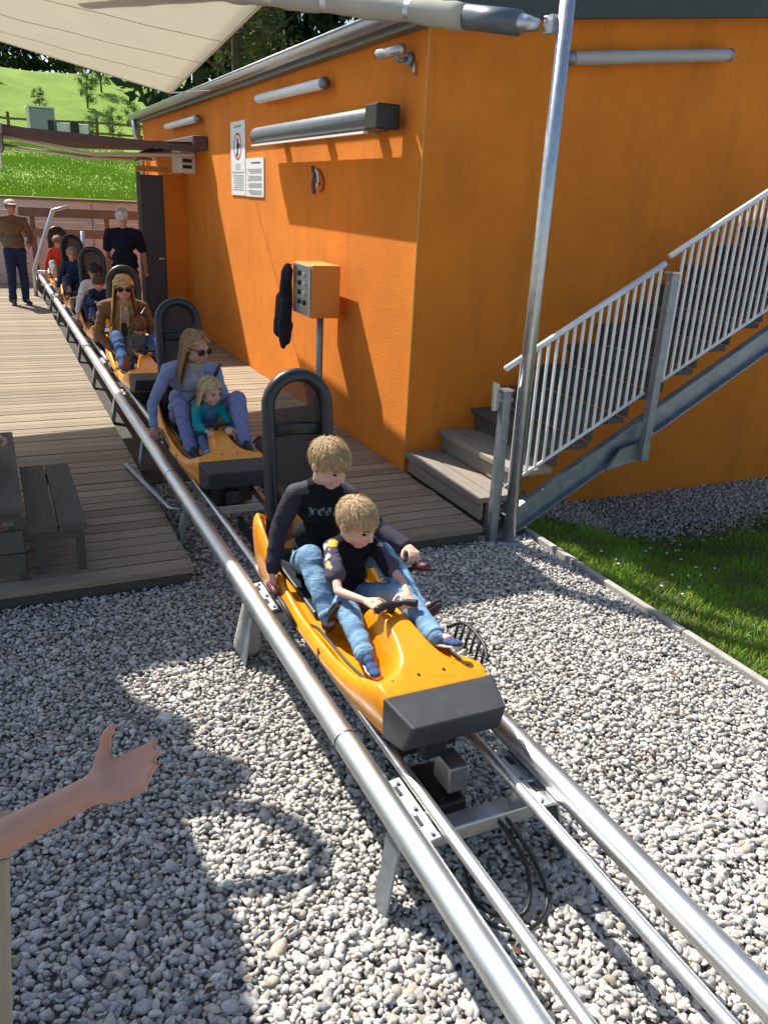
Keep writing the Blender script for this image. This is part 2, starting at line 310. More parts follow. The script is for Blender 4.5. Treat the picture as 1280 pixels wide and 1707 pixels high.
def lawn():
    n = 70000; X = KERBX+.05+2.9*RNG.random(n)**1.25; Y = RNG.uniform(1.3, 5.1, n)
    bare = (Y > 4.60+.10*np.sin(X*2.1)+RNG.normal(0, .12, n)); k = ~bare; X, Y = X[k], Y[k]; n = X.size
    Z = np.array([lawn_z(x, y) for x, y in zip(X, Y)])-.012
    patch = .5+.5*np.sin(X*5.1+np.sin(Y*4.3)*1.5)*np.sin(Y*6.2+np.cos(X*3.7)*1.4)
    h = RNG.uniform(.022, .05, n)*(.75+.7*patch); a = RNG.uniform(0, 2*np.pi, n); w = RNG.uniform(.0016, .0034, n); lean = RNG.uniform(.1, .9, n)*h; la = RNG.uniform(0, 2*np.pi, n)
    dx, dy = np.cos(a)*w, np.sin(a)*w; lx, ly = np.cos(la)*lean, np.sin(la)*lean
    V = np.stack([np.stack([X-dx, Y-dy, Z], 1), np.stack([X+dx, Y+dy, Z], 1), np.stack([X+dx*.7+lx*.4, Y+dy*.7+ly*.4, Z+h*.6], 1), np.stack([X-dx*.7+lx*.4, Y-dy*.7+ly*.4, Z+h*.6], 1), np.stack([X+lx, Y+ly, Z+h], 1)], 1)
    b = np.arange(n)[:, None]*5
    F = np.concatenate([b+[0, 1, 2], b+[0, 2, 3], b+[3, 2, 4]])
    c = np.stack([RNG.uniform(.16, .31, n), RNG.uniform(.29, .44, n), RNG.uniform(.02, .05, n)], 1)*(.65+.5*patch)[:, None]
    dry = RNG.random(n) < .08; c[dry] = (.30, .26, .11)
    tag(obj('lawn_grass', np_mesh('lawn_grass', V.reshape(-1, 3), F, 'lawn', np.repeat(c, 5, 0), False)), 'short green lawn between the kerb and the orange wall', 'grass', kind='stuff')
    xs = np.arange(KERBX+.05, 6.4, .12); ys = np.arange(.3, 5.0, .12)
    V = [(x, y, lawn_z(x, y)-.009+.008*math.sin(x*9)*math.sin(y*8)) for y in ys for x in xs]; m = len(xs)
    struct(obj('lawn_soil', np_mesh('lawn_soil', V, [(j*m+i, j*m+i+1, (j+1)*m+i+1, (j+1)*m+i) for j in range(len(ys)-1) for i in range(m-1)], 'soil')))
    mb = MB()
    for _ in range(46):
        x, y = random.uniform(3.4, 5.4), random.uniform(2.2, 4.4); mb.ell((x, y, lawn_z(x, y)+.045), (.009, .009, .004), n=8, m=4)
    tag(mb.build('daisies', 'daisy'), 'tiny white daisies dotted over the lawn', 'flowers', kind='stuff')
    n = 70; X = RNG.uniform(.0, 3.15, n); Y = RNG.uniform(1.1, 4.2, n); a = RNG.uniform(0, 6.28, n); z = GZ+.014+RNG.uniform(0, .012, n); l = RNG.uniform(.010, .024, n); w = l*.45; dx, dy = np.cos(a), np.sin(a)
    V = np.stack([np.stack([X-dx*l, Y-dy*l, z], 1), np.stack([X-dy*w, Y+dx*w, z+.006], 1), np.stack([X+dx*l, Y+dy*l, z+.004], 1), np.stack([X+dy*w, Y-dx*w, z+.003], 1)], 1)
    tag(obj('leaf_litter', np_mesh('leaf_litter', V.reshape(-1, 3), np.arange(n*4).reshape(-1, 4), 'lawn', np.repeat(np.array([(.17, .09, .045), (.24, .15, .08), (.11, .06, .035)])[RNG.integers(0, 3, n)], 4, 0), False)), 'small dry brown leaves lying on the gravel', 'leaves', kind='stuff')
    # weeds between the pebbles close to the wooden post
    n = 260; X = RNG.normal(.13, .10, n); Y = RNG.normal(1.33, .12, n); h = RNG.uniform(.02, .055, n); a = RNG.uniform(0, 6.28, n); lx, ly = np.cos(a)*h*.8, np.sin(a)*h*.8; w = .003
    V = np.stack([np.stack([X-w, Y, 0*X+GZ], 1), np.stack([X+w, Y, 0*X+GZ], 1), np.stack([X+lx, Y+ly, GZ+h], 1)], 1)
    tag(obj('weeds', np_mesh('weeds', V.reshape(-1, 3), np.arange(n*3).reshape(-1, 3), 'lawn', np.tile((.07, .10, .025), (n*3, 1)), False)), 'thin green weeds growing through the gravel near the post', 'weeds', kind='stuff')
lawn()

def kerb():
    r = struct(bpy.data.objects.new('kerb', None)); COL.objects.link(r)
    y = -1.0; i = 0
    while y < 4.12:
        l = .96; MB().box((KERBX, y+l/2, GZ-.035+random.uniform(-.004, .004)), (.042, l-.008, .10)).build('kerb_stone', 'concrete', r, bevel=.008); y += l
kerb()

# ---- decks: every board its own piece
def deck(name, x0, x1, y0, y1):
    r = struct(bpy.data.objects.new(name, None)); COL.objects.link(r)
    w, g = .136, .014; me = [MB().bx(x0+random.uniform(-.004, .004), x1+random.uniform(-.006, .006), -w/2+g/2, w/2-g/2, -.038, 0).mesh('board', 'deck_wood') for _ in range(5)]
    y = y0+w/2
    while y < y1:
        o = obj('board', random.choice(me), r); o.location = (0, y, random.uniform(-.002, .002)); y += w
    MB().bx(x0+.02, x1-.02, y0+.03, y0+.06, GZ-.06, -.039).build('fascia_board', 'bench_and_shade_wood', r)
    for x in np.arange(x0+.06, x1, .75): MB().bx(x, x+.06, y0+.065, y1, -.13, -.040).build('joist', 'bench_and_shade_wood', r)
    return r
deck('deck_left', -3.2, DL, YF, 19.4)
deck('deck_right', DR, XW-.012, YF, 19.4)
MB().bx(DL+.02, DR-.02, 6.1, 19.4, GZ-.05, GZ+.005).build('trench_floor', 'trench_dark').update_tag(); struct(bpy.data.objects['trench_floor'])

# ---- orange station building
def building():
    b = thing('station_building', 'orange rendered station building with a low metal shed roof', 'building')
    YE = 16.75; XE = 12.0; T = .22; zl = 3.16; sl = .124
    def zt(x): return zl+sl*(x-XW)
    MB().bx(XW, XW+T, YC+T, YE, -.7, zl-.005).build('side_wall', 'render_orange', b)
    MB().prism([(XW, -.7), (XE, -.7), (XE, zt(XE)-.006), (XW, zt(XW)-.006)], 'y', YC, YC+T).build('front_wall', 'render_orange', b)
    MB().bx(XW+T, XE, YE-T, YE, -.7, zl).build('end_wall', 'render_orange', b)
    MB().box((XW+.003, YC+.003, 1.3), (.012, .012, 3.7)).build('corner_bead', 'panel_orange', b)
    MB().prism([(XW-.12, zt(XW-.12)), (XE, zt(XE)), (XE, zt(XE)+.13), (XW-.12, zt(XW-.12)+.13)], 'y', YC-.10, YE+.12).build('roof', 'roof_metal', b)
    MB().prism([(XW-.10, zt(XW-.10)-.02), (XE, zt(XE)-.02), (XE, zt(XE)+.14), (XW-.10, zt(XW-.10)+.14)], 'y', YC-.16, YC-.104).build('verge_board', 'roof_green', b)
    # half round gutter with brackets
    g = MB(); R = .068; cx, cz = XW-.165, zl+.055; n = 10
    vs = []; 
    for y in (YC-.12, YE+.14):
        for k in range(n+1):
            a = math.pi+math.pi*k/n; vs.append((cx+R*math.cos(a), y, cz+R*math.sin(a)))
        for k in range(n+1):
            a = 2*math.pi-math.pi*k/n; vs.append((cx+(R-.006)*math.cos(a), y, cz+(R-.006)*math.sin(a)))
    m = 2*(n+1); g.add(vs, [(i, (i+1) % m, m+(i+1) % m, m+i) for i in range(m)]+[tuple(range(m)), tuple(range(m, 2*m))])
    go = g.build('gutter', 'galv', b, True)
    MB().tube([(cx-R, YC-.12, cz+.004), (cx-R, YE+.14, cz+.004)], .010, 8).build('gutter_bead', 'galv', go, True)
    for y in np.arange(YC+.3, YE, .8): MB().bx(cx-R-.006, cx+R+.02, y-.014, y+.014, cz+.008, cz+.014).build('gutter_bracket', 'galv_dull', go)
    MB().tube([(cx, YE-.15, cz-.05), (cx, YE-.15, 2.9), (XW-.06, YE-.15, 2.7), (XW-.06, YE-.15, 0)], .045, 10).build('downpipe', 'galv', b, True)
    MB().bx(XW-.10, XW-.004, YC+.005, YE, zl-.045, zl-.01).build('eaves_board', 'roof_metal', b)
    # projecting return wall with the dark door leaf that faces the platform
    MB().bx(2.52, XW-.002, 13.25, 13.45, -.2, 2.22).build('return_wall', 'render_orange', b)
    d = MB().bx(2.20, 2.516, 13.28, 13.34, .01, 2.2).build('door', 'door_dark', b, bevel=.004)
    MB().tube([(2.48, 13.27, 1.02), (2.48, 13.21, 1.02), (2.40, 13.21, 1.02)], .011, 8).build('handle', 'white_plastic', d, True)
    MB().bx(2.14, 2.196, 13.27, 13.36, 0, 2.24).build('door_frame', 'awning_grey', b)
    MB().bx(2.14, XW-.25, 13.27, 13.36, 2.245, 2.32).build('lintel', 'panel_orange', b)
    return b
building()

# ---- hillside behind
def hill_z(x, y):
    t = max(y-20.6, 0)
    z = 1.60+.105*min(t, 30)+.20*max(min(t-26, 14), 0)+.075*max(t-30, 0)+.035*max(0, t-10)*math.tanh(max(0, x-4)/30)
    return z+.25*math.sin(x*.13+1)*math.sin(y*.11)*min(t/15, 1)+.06*math.sin(x*.9)*math.sin(y*.7)*min(t/5, 1)
def hill():
    xs = np.r_[np.arange(-120, -30, 12), np.arange(-30, 50, 2.), np.arange(50, 180, 12)]; ys = np.r_[np.arange(20.5, 60, 1.2), np.arange(60, 130, 5), np.arange(130, 300, 20)]
    V = [(x, y, hill_z(x, y)) for y in ys for x in xs]; n = len(xs)
    struct(obj('hillside', np_mesh('hillside', V, [(j*n+i, j*n+i+1, (j+1)*n+i+1, (j+1)*n+i) for j in range(len(ys)-1) for i in range(n-1)], 'meadow')))
    # tufts on the near slope
    n = 42000; X = RNG.uniform(-3, 6, n); Y = 20.6+RNG.random(n)**1.7*26; Z = np.array([hill_z(x, y) for x, y in zip(X, Y)])
    h = RNG.uniform(.03, .10, n); a = RNG.uniform(0, 6.28, n); w = RNG.uniform(.010, .022, n); lx, ly = np.cos(a)*h*.5, np.sin(a)*h*.5
    V = np.stack([np.stack([X-w, Y, Z-.01], 1), np.stack([X+w, Y, Z-.01], 1), np.stack([X+lx, Y+ly, Z+h], 1)], 1)
    c = np.stack([RNG.uniform(.20, .32, n), RNG.uniform(.34, .47, n), RNG.uniform(.025, .05, n)], 1)
    tag(obj('meadow_grass', np_mesh('meadow_grass', V.reshape(-1, 3), np.arange(3*n).reshape(-1, 3), 'lawn', np.repeat(c, 3, 0), False)), 'bright green meadow grass on the slope behind the station', 'grass', kind='stuff')
hill()

# ================================================================== BACKGROUND THINGS
def copy_tree(o, loc=None, parent=None):
    c = o.copy(); COL.objects.link(c); c.parent = parent
    if loc is not None: c.location = loc
    for ch in list(o.children): copy_tree(ch, None, c)
    return c
def crown_mesh(name, lobes, n, leaf, base, var):
    P = []; 
    for c, r, k in lobes:
        m = int(n*k); d = RNG.normal(size=(m, 3)); d /= np.linalg.norm(d, axis=1)[:, None]; rr = RNG.random(m)**.45
        clump = RNG.normal(size=(max(6, m//60), 3)); clump /= np.linalg.norm(clump, axis=1)[:, None]; ci = RNG.integers(0, len(clump), m)
        d = d*.55+clump[ci]*.75; P.append(np.array(c)+d*rr[:, None]*np.array(r))
    P = np.concatenate(P); m = len(P); a = RNG.normal(size=(m, 3)); a /= np.linalg.norm(a, axis=1)[:, None]; b = np.cross(a, RNG.normal(size=(m, 3))); b /= np.linalg.norm(b, axis=1)[:, None]
    s = leaf*RNG.uniform(.6, 1.4, m)[:, None]
    V = np.stack([P-a*s, P+b*s*.5, P+a*s, P-b*s*.5], 1).reshape(-1, 3); F = np.arange(m*4).reshape(-1, 4)
    c = np.array(base)*RNG.uniform(1-var, 1+var, (m, 1))*np.stack([RNG.uniform(.8, 1.3, m), np.ones(m), RNG.uniform(.7, 1.2, m)], 1)
    return np_mesh(name, V, F, 'leaf', np.repeat(c, 4, 0), False)
def tree_proto(kind):
    h = 10.
    tr = MB(); tr.tube([(0, 0, -.6), (.05, 0, 2), (.1, .1, 5), (0, .1, 8.6)], [.24, .19, .12, .03], 9)
    for k in range(9):
        z = 2.4+k*.65; a = k*2.4; L = 2.3-k*.17; tr.tube([(.06, .04, z), (math.cos(a)*L*.5, math.sin(a)*L*.5, z+.5), (math.cos(a)*L, math.sin(a)*L, z+1.1)], [.08, .045, .015], 6)
    if kind == 0:    # conifer
        lob = [((0, 0, 1.6+k*1.0), (2.2*(1-k/9.2)+.25,)*2+(.75,), .11) for k in range(9)]; cm = crown_mesh('crown', lob, 2600, .22, (.026, .055, .022), .45)
    elif kind == 1:  # bare-ish spring broadleaf
        lob = [((math.cos(k*2.2)*1.5, math.sin(k*2.2)*1.5, 4+k*.62), (1.5, 1.5, 1.1), .11) for k in range(9)]; cm = crown_mesh('crown', lob, 2300, .15, (.085, .10, .045), .5)
    else:            # light green bush
        lob = [((math.cos(k*2.2)*1.6, math.sin(k*2.2)*1.6, 2+k*.7), (1.7, 1.7, 1.3), .11) for k in range(9)]; cm = crown_mesh('crown', lob, 2600, .17, (.14, .22, .05), .5)
    return tr.mesh('trunk', 'bark', True), cm
PROTO = [tree_proto(k) for k in range(3)]
def tree(kind, x, y, s, label, group, name='tree'):
    r = thing(name, label, 'tree', group, (x, y, hill_z(x, y))); r.scale = (s, s, s*random.uniform(.9, 1.15)); r.rotation_euler.z = random.uniform(0, 6.28)
    obj('trunk', PROTO[kind][0], r); obj('crown', PROTO[kind][1], r)
for i in range(26): tree(0, -16+i*1.75+random.uniform(-.8, .8), 95+random.uniform(-7, 9), random.uniform(1.0, 1.4), 'dark conifer in the wood along the top of the meadow', 'dark trees along the top of the meadow', 'conifer')
for i in range(13): tree(1, 7.5+i*1.9+random.uniform(-.6, .6), 27+(i % 3)*5+random.uniform(-1, 2), random.uniform(.75, 1.0), 'sparse spring tree behind the orange building roof', 'trees behind the building roof')
for i in range(16): tree(0, 10+i*2.1+random.uniform(-1, 1), 46+random.uniform(-4, 5), random.uniform(1.2, 1.5), 'tall dark conifer behind the orange building roof', 'conifers behind the building roof', 'conifer')
for x, y, s in ((5.1, 44, .34), (6.4, 46, .42), (7.6, 47, .5), (6.0, 52, .5), (7.3, 56, .6), (8.6, 60, .7)): tree(2, x, y, s*.42, 'green bush on the meadow beside the building end', 'bushes on the meadow', 'bush')
for x, y, s in ((-1.5, 62, .30), (-.2, 66, .26), (.8, 58, .22), (3.4, 50, .15)): tree(1, x, y, s, 'small bare shrub on the open meadow slope', 'shrubs on the slope', 'shrub')

def meadow_fence():
    for j, yy in enumerate((43.5,)):
        f = thing('pasture_fence', 'dark wooden pasture fence crossing the meadow', 'fence')
        xs = np.arange(-6, 12, 1.9); pts = [(x, yy+.06*x, hill_z(x, yy+.06*x)) for x in xs]
        for p in pts: MB().box((p[0], p[1], p[2]+.5), (.13, .13, 1.25)).build('post', 'fence_wood', f)
        for a, b in zip(pts, pts[1:]):
            for h in (.4, .85): MB().tube([(a[0], a[1]-.08, a[2]+h), (b[0], b[1]-.08, b[2]+h)], .055, 6).build('rail', 'fence_wood', f)
    x0, y0 = 3.2, 41.0; z0 = hill_z(x0, y0)
    t = thing('utility_trailer', 'small grey utility trailer with white corners standing on the meadow', 'trailer')
    MB().bx(x0-.9, x0+.15, y0, y0+1.3, z0+.35, z0+1.45).build('body', 'galv_dull', t, bevel=.04)
    MB().bx(x0+.2, x0+1.5, y0+.1, y0+1.2, z0+.35, z0+.95).build('tool_box', 'white_plastic', t, bevel=.03)
    for q in ((x0-.95, x0-.85), ): MB().bx(q[0], q[1], y0-.06, y0-.005, z0+.3, z0+1.5).build('corner_post', 'white_plastic', t)
    for q in ((x0-.15, x0+.1), (x0+.75, x0+1.1)): MB().bx(q[0], q[1], y0-.03, y0+.09, z0+.45, z0+1.0).build('opening', 'black_plastic', t)
    for q in (x0-.55, x0+.9): MB().tube([(q, y0-.06, z0+.25), (q, y0+.06, z0+.25)], .25, 14).build('wheel', 'black_plastic', t, True)
    MB().bx(x0-.95, x0+.2, y0-.05, y0+1.35, z0+1.455, z0+1.52).build('lid', 'white_plastic', t)
meadow_fence()

def retaining():
    w = thing('retaining_wall', 'pale wooden board retaining wall at the end of the deck', 'wall')
    for k in range(8):
        z = -.05+k*.215
        for i, x in enumerate(np.arange(-6.2, 8, 2.8)): MB().bx(x+.006, x+2.79, 19.75, 19.82, z, z+.207).build('board', 'pale_boards', w)
    for x in np.arange(-6.2, 8.2, 1.4): MB().bx(x-.07, x+.07, 19.825, 20.1, -.1, 1.62).build('post', 'fence_wood', w)
    MB().bx(-6.2, 7.8, 19.70, 20.55, 1.675, 1.72).build('coping_board', 'fence_wood', w)
    f = thing('railing', 'brown two-bar wooden railing before the pale retaining wall', 'railing')
    for x in (.95, 2.4, 3.85, 5.3): MB().bx(x-.05, x+.05, 19.0, 19.1, 0, 1.5).build('post', 'fence_wood', f)
    for z in (1.05, 1.45): MB().bx(.7, 5.6, 18.94, 18.995, z-.09, z+.09).build('bar', 'fence_wood', f, bevel=.008)
    # galvanised sloping barrier near the man in the cap
    g = thing('steel_barrier', 'slanting galvanised steel barrier beside the track end', 'barrier')
    MB().tube([(.80, 17.2, 0), (.80, 17.1, .5), (1.22, 17.0, 1.55), (1.5, 17.0, 1.62)], .04, 10).build('frame', 'galv', g, True)
    MB().tube([(.80, 17.1, .45), (1.7, 17.0, .45)], .03, 8).build('lower_rail', 'galv', g, True); MB().tube([(1.7, 17.0, 0), (1.7, 17.0, 1.2)], .04, 8).build('post', 'galv', g, True)
    # left of frame: platform railing whose shadow falls on the deck
    h = thing('platform_railing', 'galvanised railing along the outer edge of the platform deck', 'railing')
    for y in np.arange(8.4, 15, 1.6): MB().tube([(-.55, y, 0), (-.55, y, 1.08)], .024, 8).build('post', 'galv', h, True)
    for z in (.35, .72, 1.08): MB().tube([(-.55, 8.4, z), (-.55, 14.8, z)], .022, 8).build('rail', 'galv', h, True)
retaining()

# ================================================================== COASTER TRACK
def track():
    t = thing('coaster_track', 'galvanised twin-tube alpine coaster track running past the deck', 'track')
    RO, RI = .0445, .021
    xs = {'outer': (XT-.290, XT+.290), 'inner': (XT-.160, XT+.160)}
    y0, y1 = -1.5, 18.6
    joints = [2.22, 5.3, 8.3, 11.3, 14.3]
    for x in xs['outer']:
        r = MB().tube([(x, y0, ZR), (x, y1, ZR)], RO, 28).build('outer_rail', 'rail_steel', t, True)
        r.modifiers.new('es', 'EDGE_SPLIT').split_angle = math.radians(50)
        for j in joints:
            q = MB().tube([(x, j-.003, ZR), (x, j+.003, ZR)], RO+.0012, 28).build('joint_ring', 'dark_steel', r, True)
    for x in xs['inner']:
        r = MB().tube([(x, y0, ZR-.012), (x, y1, ZR-.012)], RI, 18).build('inner_rail', 'rail_steel', t, True); r.modifiers.new('es', 'EDGE_SPLIT').split_angle = math.radians(50)
    sy = [.25, 1.82, 3.42, 4.92, 6.45, 8.0, 9.55, 11.1, 12.65, 14.2, 15.75, 17.3]
    def support(y):
        s = MB().bx(XT-.235, XT+.235, y-.035, y+.035, ZR-.155, ZR-.095).build('cross_beam', 'galv', t, bevel=.006)
        for sg in (-1, 1):
            xo, xi = XT+sg*.290, XT+sg*.160
            # plate joining inner and outer rail, with dark slots
            a = MB(); R = Matrix.Rotation(sg*math.radians(8), 3, 'Y')
            a.box((XT+sg*.222, y+.03, ZR-.030), (.075, .30, .010), R); p = a.build('rail_plate', 'galv', t, bevel=.002)
            for dy in (-.06, .09): MB().box((XT+sg*.222, y+.03+dy, ZR-.0235), (.020, .045, .004), R).build('slot', 'black_plastic', p)
            for dy in (-.10, .02, .15): MB().tube([(XT+sg*.205, y+dy, ZR-.026), (XT+sg*.205, y+dy, ZR-.014)], .007, 6).build('bolt', 'galv_dull', p)
            MB().prism([(XT+sg*.160, ZR-.03), (xo-sg*.01, ZR-.02), (xo+sg*.01, ZR-.11), (XT+sg*.235, ZR-.16), (XT+sg*.15, ZR-.10)], 'y', y-.006, y+.006).build('gusset', 'galv', s)
            zg = GZ-.02 if y < YF or True else 0
            b = MB(); top = Vector((xo+sg*.005, y-.02, ZR-.06)); bot = Vector((xo+sg*.065, y-.06, zg)); d = (top-bot); L = d.length; d.normalize()
            sd = Vector((0, 1, 0)); sd = (sd-d*sd.dot(d)).normalized(); nn = d.cross(sd); Rm = Matrix((sd, nn, d)).transposed()
            b.box((top+bot)/2, (.085, .008, L), Rm); b.box((top+bot)/2+nn*(-.020)+sd*.038, (.008, .045, L-.01), Rm)
            b.build('leg', 'galv_dull', t)
    for y in sy: support(y)
    for k, y in enumerate(sy[3:4]): MB().tube([(XT-.455, y+1.35, .022), (XT-.36, y+.10, .10), (XT-.31, y-.02, .13)], .018, 8, flat=(1, .5)).build('brace', 'galv_dull', t, True)
    # brake fin strip and cables between the inner rails
    for k, y in enumerate(sy[2:-1]): MB().bx(XT-.012, XT+.012, y+.25, y+1.25, ZR-.16, ZR-.09).build('brake_fin', 'dark_steel', t)
    MB().tube(spline([(XT+.09, 1.78, ZR-.12), (XT+.13, 1.66, GZ+.10), (XT+.06, 1.56, GZ+.025), (XT-.06, 1.64, GZ+.03), (XT-.02, 1.84, GZ+.06), (XT+.08, 2.2, GZ+.05)]), .008, 8).build('cable', 'black_plastic', t, True)
    MB().tube(spline([(XT+.12, 1.78, ZR-.12), (XT+.18, 1.68, GZ+.08), (XT+.15, 1.56, GZ+.025), (XT+.02, 1.50, GZ+.03), (XT-.09, 1.60, GZ+.04), (XT-.10, 1.9, GZ+.05)]), .007, 8).build('cable', 'black_plastic', t, True)
    MB().bx(XT-.07, XT+.10, 2.0, 2.24, GZ-.02, GZ+.12).build('sensor_box', 'black_plastic', t, bevel=.01)
    MB().bx(XT+.03, XT+.11, 2.02, 2.14, GZ+.14, GZ+.25).build('sensor_plate', 'galv', t, bevel=.008)
    MB().rc((XT-.30, 3.45, GZ+.05), .07, (XT-.29, 3.45, ZR-.06), .035).build('footing', 'concrete', t, True)
track()

# ================================================================== SLEDS
def smooth01(x): x = np.clip(x, 0, 1); return x*x*(3-2*x)
def sled_hull():
    ns, nx = 96, 61; S = np.linspace(0, 1.62, ns); U = np.linspace(-1, 1, nx)
    def interp(s, tab): return np.interp(s, [a for a, _ in tab], [b for _, b in tab])
    W = interp(S, [(0, .205), (.05, .216), (.15, .226), (.35, .236), (.6, .240), (1.2, .240), (1.45, .232), (1.56, .21), (1.62, .17)])
    TOP = interp(S, [(0, .455), (.06, .470), (.13, .455), (.25, .405), (.45, .372), (.8, .365), (.95, .380), (1.12, .430), (1.3, .515), (1.42, .570), (1.52, .575), (1.62, .52)])
    FLO = interp(S, [(0, .455), (.07, .475), (.12, .46), (.17, .372), (.23, .335), (.7, .330), (.85, .345), (1.0, .362), (1.35, .355), (1.45, .40), (1.52, .50), (1.62, .50)])
    TUN = interp(S, [(0, .455), (.07, .478), (.15, .500), (.3, .535), (.42, .548), (.50, .540), (.58, .46), (.66, .34), (1.62, .30)])
    TW = interp(S, [(0, .22), (.08, .19), (.14, .125), (.25, .088), (.45, .066), (.6, .06), (1.62, .06)])
    k = np.ones(5)/5
    for A in (W, TOP, FLO, TUN, TW): A[2:-2] = np.convolve(A, k, 'valid')
    X = U[None]*W[:, None]; ax = np.abs(X)
    wall = FLO[:, None]+(TOP-FLO)[:, None]*smooth01((ax-(W[:, None]-.052))/.026)
    tun = FLO[:, None]+np.maximum(TUN-FLO, 0)[:, None]*(1-smooth01((ax-TW[:, None]*.55)/(TW[:, None]*.75+.012)))
    Z = np.maximum(wall, tun); Z -= .022*smooth01((np.abs(U)[None]-.94)/.06)
    V = [(X[i, j], S[i], Z[i, j]) for i in range(ns) for j in range(nx)]
    F = [(i*nx+j, i*nx+j+1, (i+1)*nx+j+1, (i+1)*nx+j) for i in range(ns-1) for j in range(nx-1)]
    # skirt going down around the rim, then the underside
    rim = [(0, j) for j in range(nx)]+[(i, nx-1) for i in range(1, ns)]+[(ns-1, j) for j in range(nx-2, -1, -1)]+[(i, 0) for i in range(ns-2, 0, -1)]
    n = len(rim); prev = [i*nx+j for i, j in rim]
    for lv, (q, bul) in enumerate(((.12, 1.02), (.35, 1.025), (.62, 1.0), (.86, .965), (1, .93))):
        cur = []
        for i, j in rim:
            zt = Z[i, j]; zb = .282 if .2 < S[i] < 1.5 else .292
            cur.append(len(V)); V.append((X[i, j]*bul, S[i]+(-.004 if i == 0 else 0), zt+(zb-zt)*q))
        F += [(prev[a], cur[a], cur[(a+1) % n], prev[(a+1) % n]) for a in range(n)]; prev = cur
    c = len(V); V.append((0, .8, .285)); F += [(prev[(a+1) % n], prev[a], c) for a in range(n)]
    me = bpy.data.meshes.new('hull'); me.from_pydata(V, [], F); me.materials.append(MATS['sled_yellow'])
    bm = bmesh.new(); bm.from_mesh(me); bmesh.ops.recalc_face_normals(bm, faces=bm.faces); bm.to_mesh(me); bm.free(); me.shade_smooth(); return me
def make_sled(y):
    r = thing('coaster_sled', '', 'sled', 'coaster sleds queued on the track', (XT, y, 0))
    h = obj('hull', sled_hull(), r)
    # front bumper block of dark rubber
    b = MB(); z = [(.218, .012, .462), (.178, -.148, .430), (.190, -.108, .318), (.214, .012, .300)]
    vs = [(-w, yy, zz) for w, yy, zz in z]+[(w, yy, zz) for w, yy, zz in z]
    b.add(vs, [(0, 1, 2, 3), (7, 6, 5, 4), (0, 4, 5, 1), (1, 5, 6, 2), (2, 6, 7, 3), (3, 7, 4, 0)])
    b.build('bumper', 'sled_rubber', r, bevel=.009, seg=3)
    # padded hoop of the backrest with net
    pts = []
    def back(z): return 1.43+.11*(z-.36)/.9
    for zz in (.36, .5, .7, .9, 1.05): pts.append((-.150+.006*math.sin((zz-.3)*3), back(zz), zz))
    for k in range(1, 12):
        a = math.pi*k/12; zz = 1.08+.160*math.sin(a); pts.append((-.148*math.cos(a), back(zz), zz))
    for zz in (1.05, .9, .7, .5, .36): pts.append((.150-.006*math.sin((zz-.3)*3), back(zz), zz))
    hp = MB().tube(pts, .032, 16).build('backrest_hoop', 'pad_black', r, True)
    g = MB(); nz = 14; vs = []
    for i in range(nz+1):
        zz = .40+(1.235-.40)*i/nz; w = .14 if zz < 1.08 else .14*math.sqrt(max(0.02, 1-((zz-1.08)/.165)**2))
        for j in range(9): u = -1+j/4; vs.append((u*w, back(zz)+.035*(1-u*u), zz))
    g.add(vs, [(i*9+j, i*9+j+1, (i+1)*9+j+1, (i+1)*9+j) for i in range(nz) for j in range(8)]); nt = g.build('net', 'net', hp, True)
    for zz in (.62, .98): MB().tube([(-.13, back(zz)-.004, zz), (0, back(zz)+.028, zz), (.13, back(zz)-.004, zz)], .03, 8, flat=(.12, 1)).build('strap', 'black_plastic', hp, True)
    MB().bx(-.17, .17, 1.40, 1.50, .33, .40).build('hoop_mount', 'black_plastic', r, bevel=.01)
    # seat pad
    MB().prism([(.80, .352), (1.40, .372), (1.42, .40), (1.36, .392), (.82, .374)], 'x', -.165, .165).build('seat_pad', 'pad_black', r, bevel=.008)
    # steering grips on the tunnel
    s = MB().tube([(0, .43, .53), (0, .40, .585)], .016, 10).build('grip_column', 'black_plastic', r, True)
    MB().tube(spline([(-.085, .36, .595), (-.05, .385, .592), (0, .40, .585), (.05, .385, .592), (.085, .36, .595)]), .014, 10).build('grip_bar', 'black_plastic', r, True)
    # brake levers: left one low, right one raised
    l = MB().tube([(-.252, .80, .33), (-.262, .92, .37), (-.268, 1.03, .385)], .011, 8).build('brake_lever', 'dark_steel', r, True)
    MB().tube([(-.268, .99, .382), (-.270, 1.10, .392)], .017, 10).build('lever_grip', 'grip_red', l, True)
    l = MB().tube([(.250, 1.0, .33), (.255, .86, .46), (.252, .70, .575)], .011, 8).build('brake_lever', 'dark_steel', r, True)
    MB().tube([(.252, .71, .57), (.250, .60, .618)], .017, 10).build('lever_grip', 'grip_red', l, True)
    # foot bars along the wells
    for sg in (-1, 1): MB().tube(spline([(sg*.196, .16, .425), (sg*.203, .35, .402), (sg*.206, .62, .392), (sg*.206, .74, .36)]), .006, 8).build('foot_bar', 'dark_steel', r, True)
    k = MB().tube(spline([(.238, .08, .47), (.262, .16, .500), (.266, .30, .505), (.25, .40, .44)]), .007, 8).build('side_guard', 'dark_steel', r, True)
    for q in (.13, .17, .21, .25, .29, .33): MB().tube([(.244, q, .425), (.266, q+.012, .500)], .006, 6).build('guard_bar', 'dark_steel', k, True)
    # running gear on the inner rails
    c = MB().bx(-.13, .13, .06, .30, .15, .285).build('front_carriage', 'black_plastic', r, bevel=.012)
    MB().bx(-.13, .13, 1.2, 1.45, .15, .285).build('rear_carriage', 'black_plastic', r, bevel=.012)
    for yy in (.12, 1.32):
        for sg in (-1, 1): MB().tube([(sg*.142, yy, .262), (sg*.178, yy, .262)], .033, 18).build('wheel', 'sled_rubber', r, True)
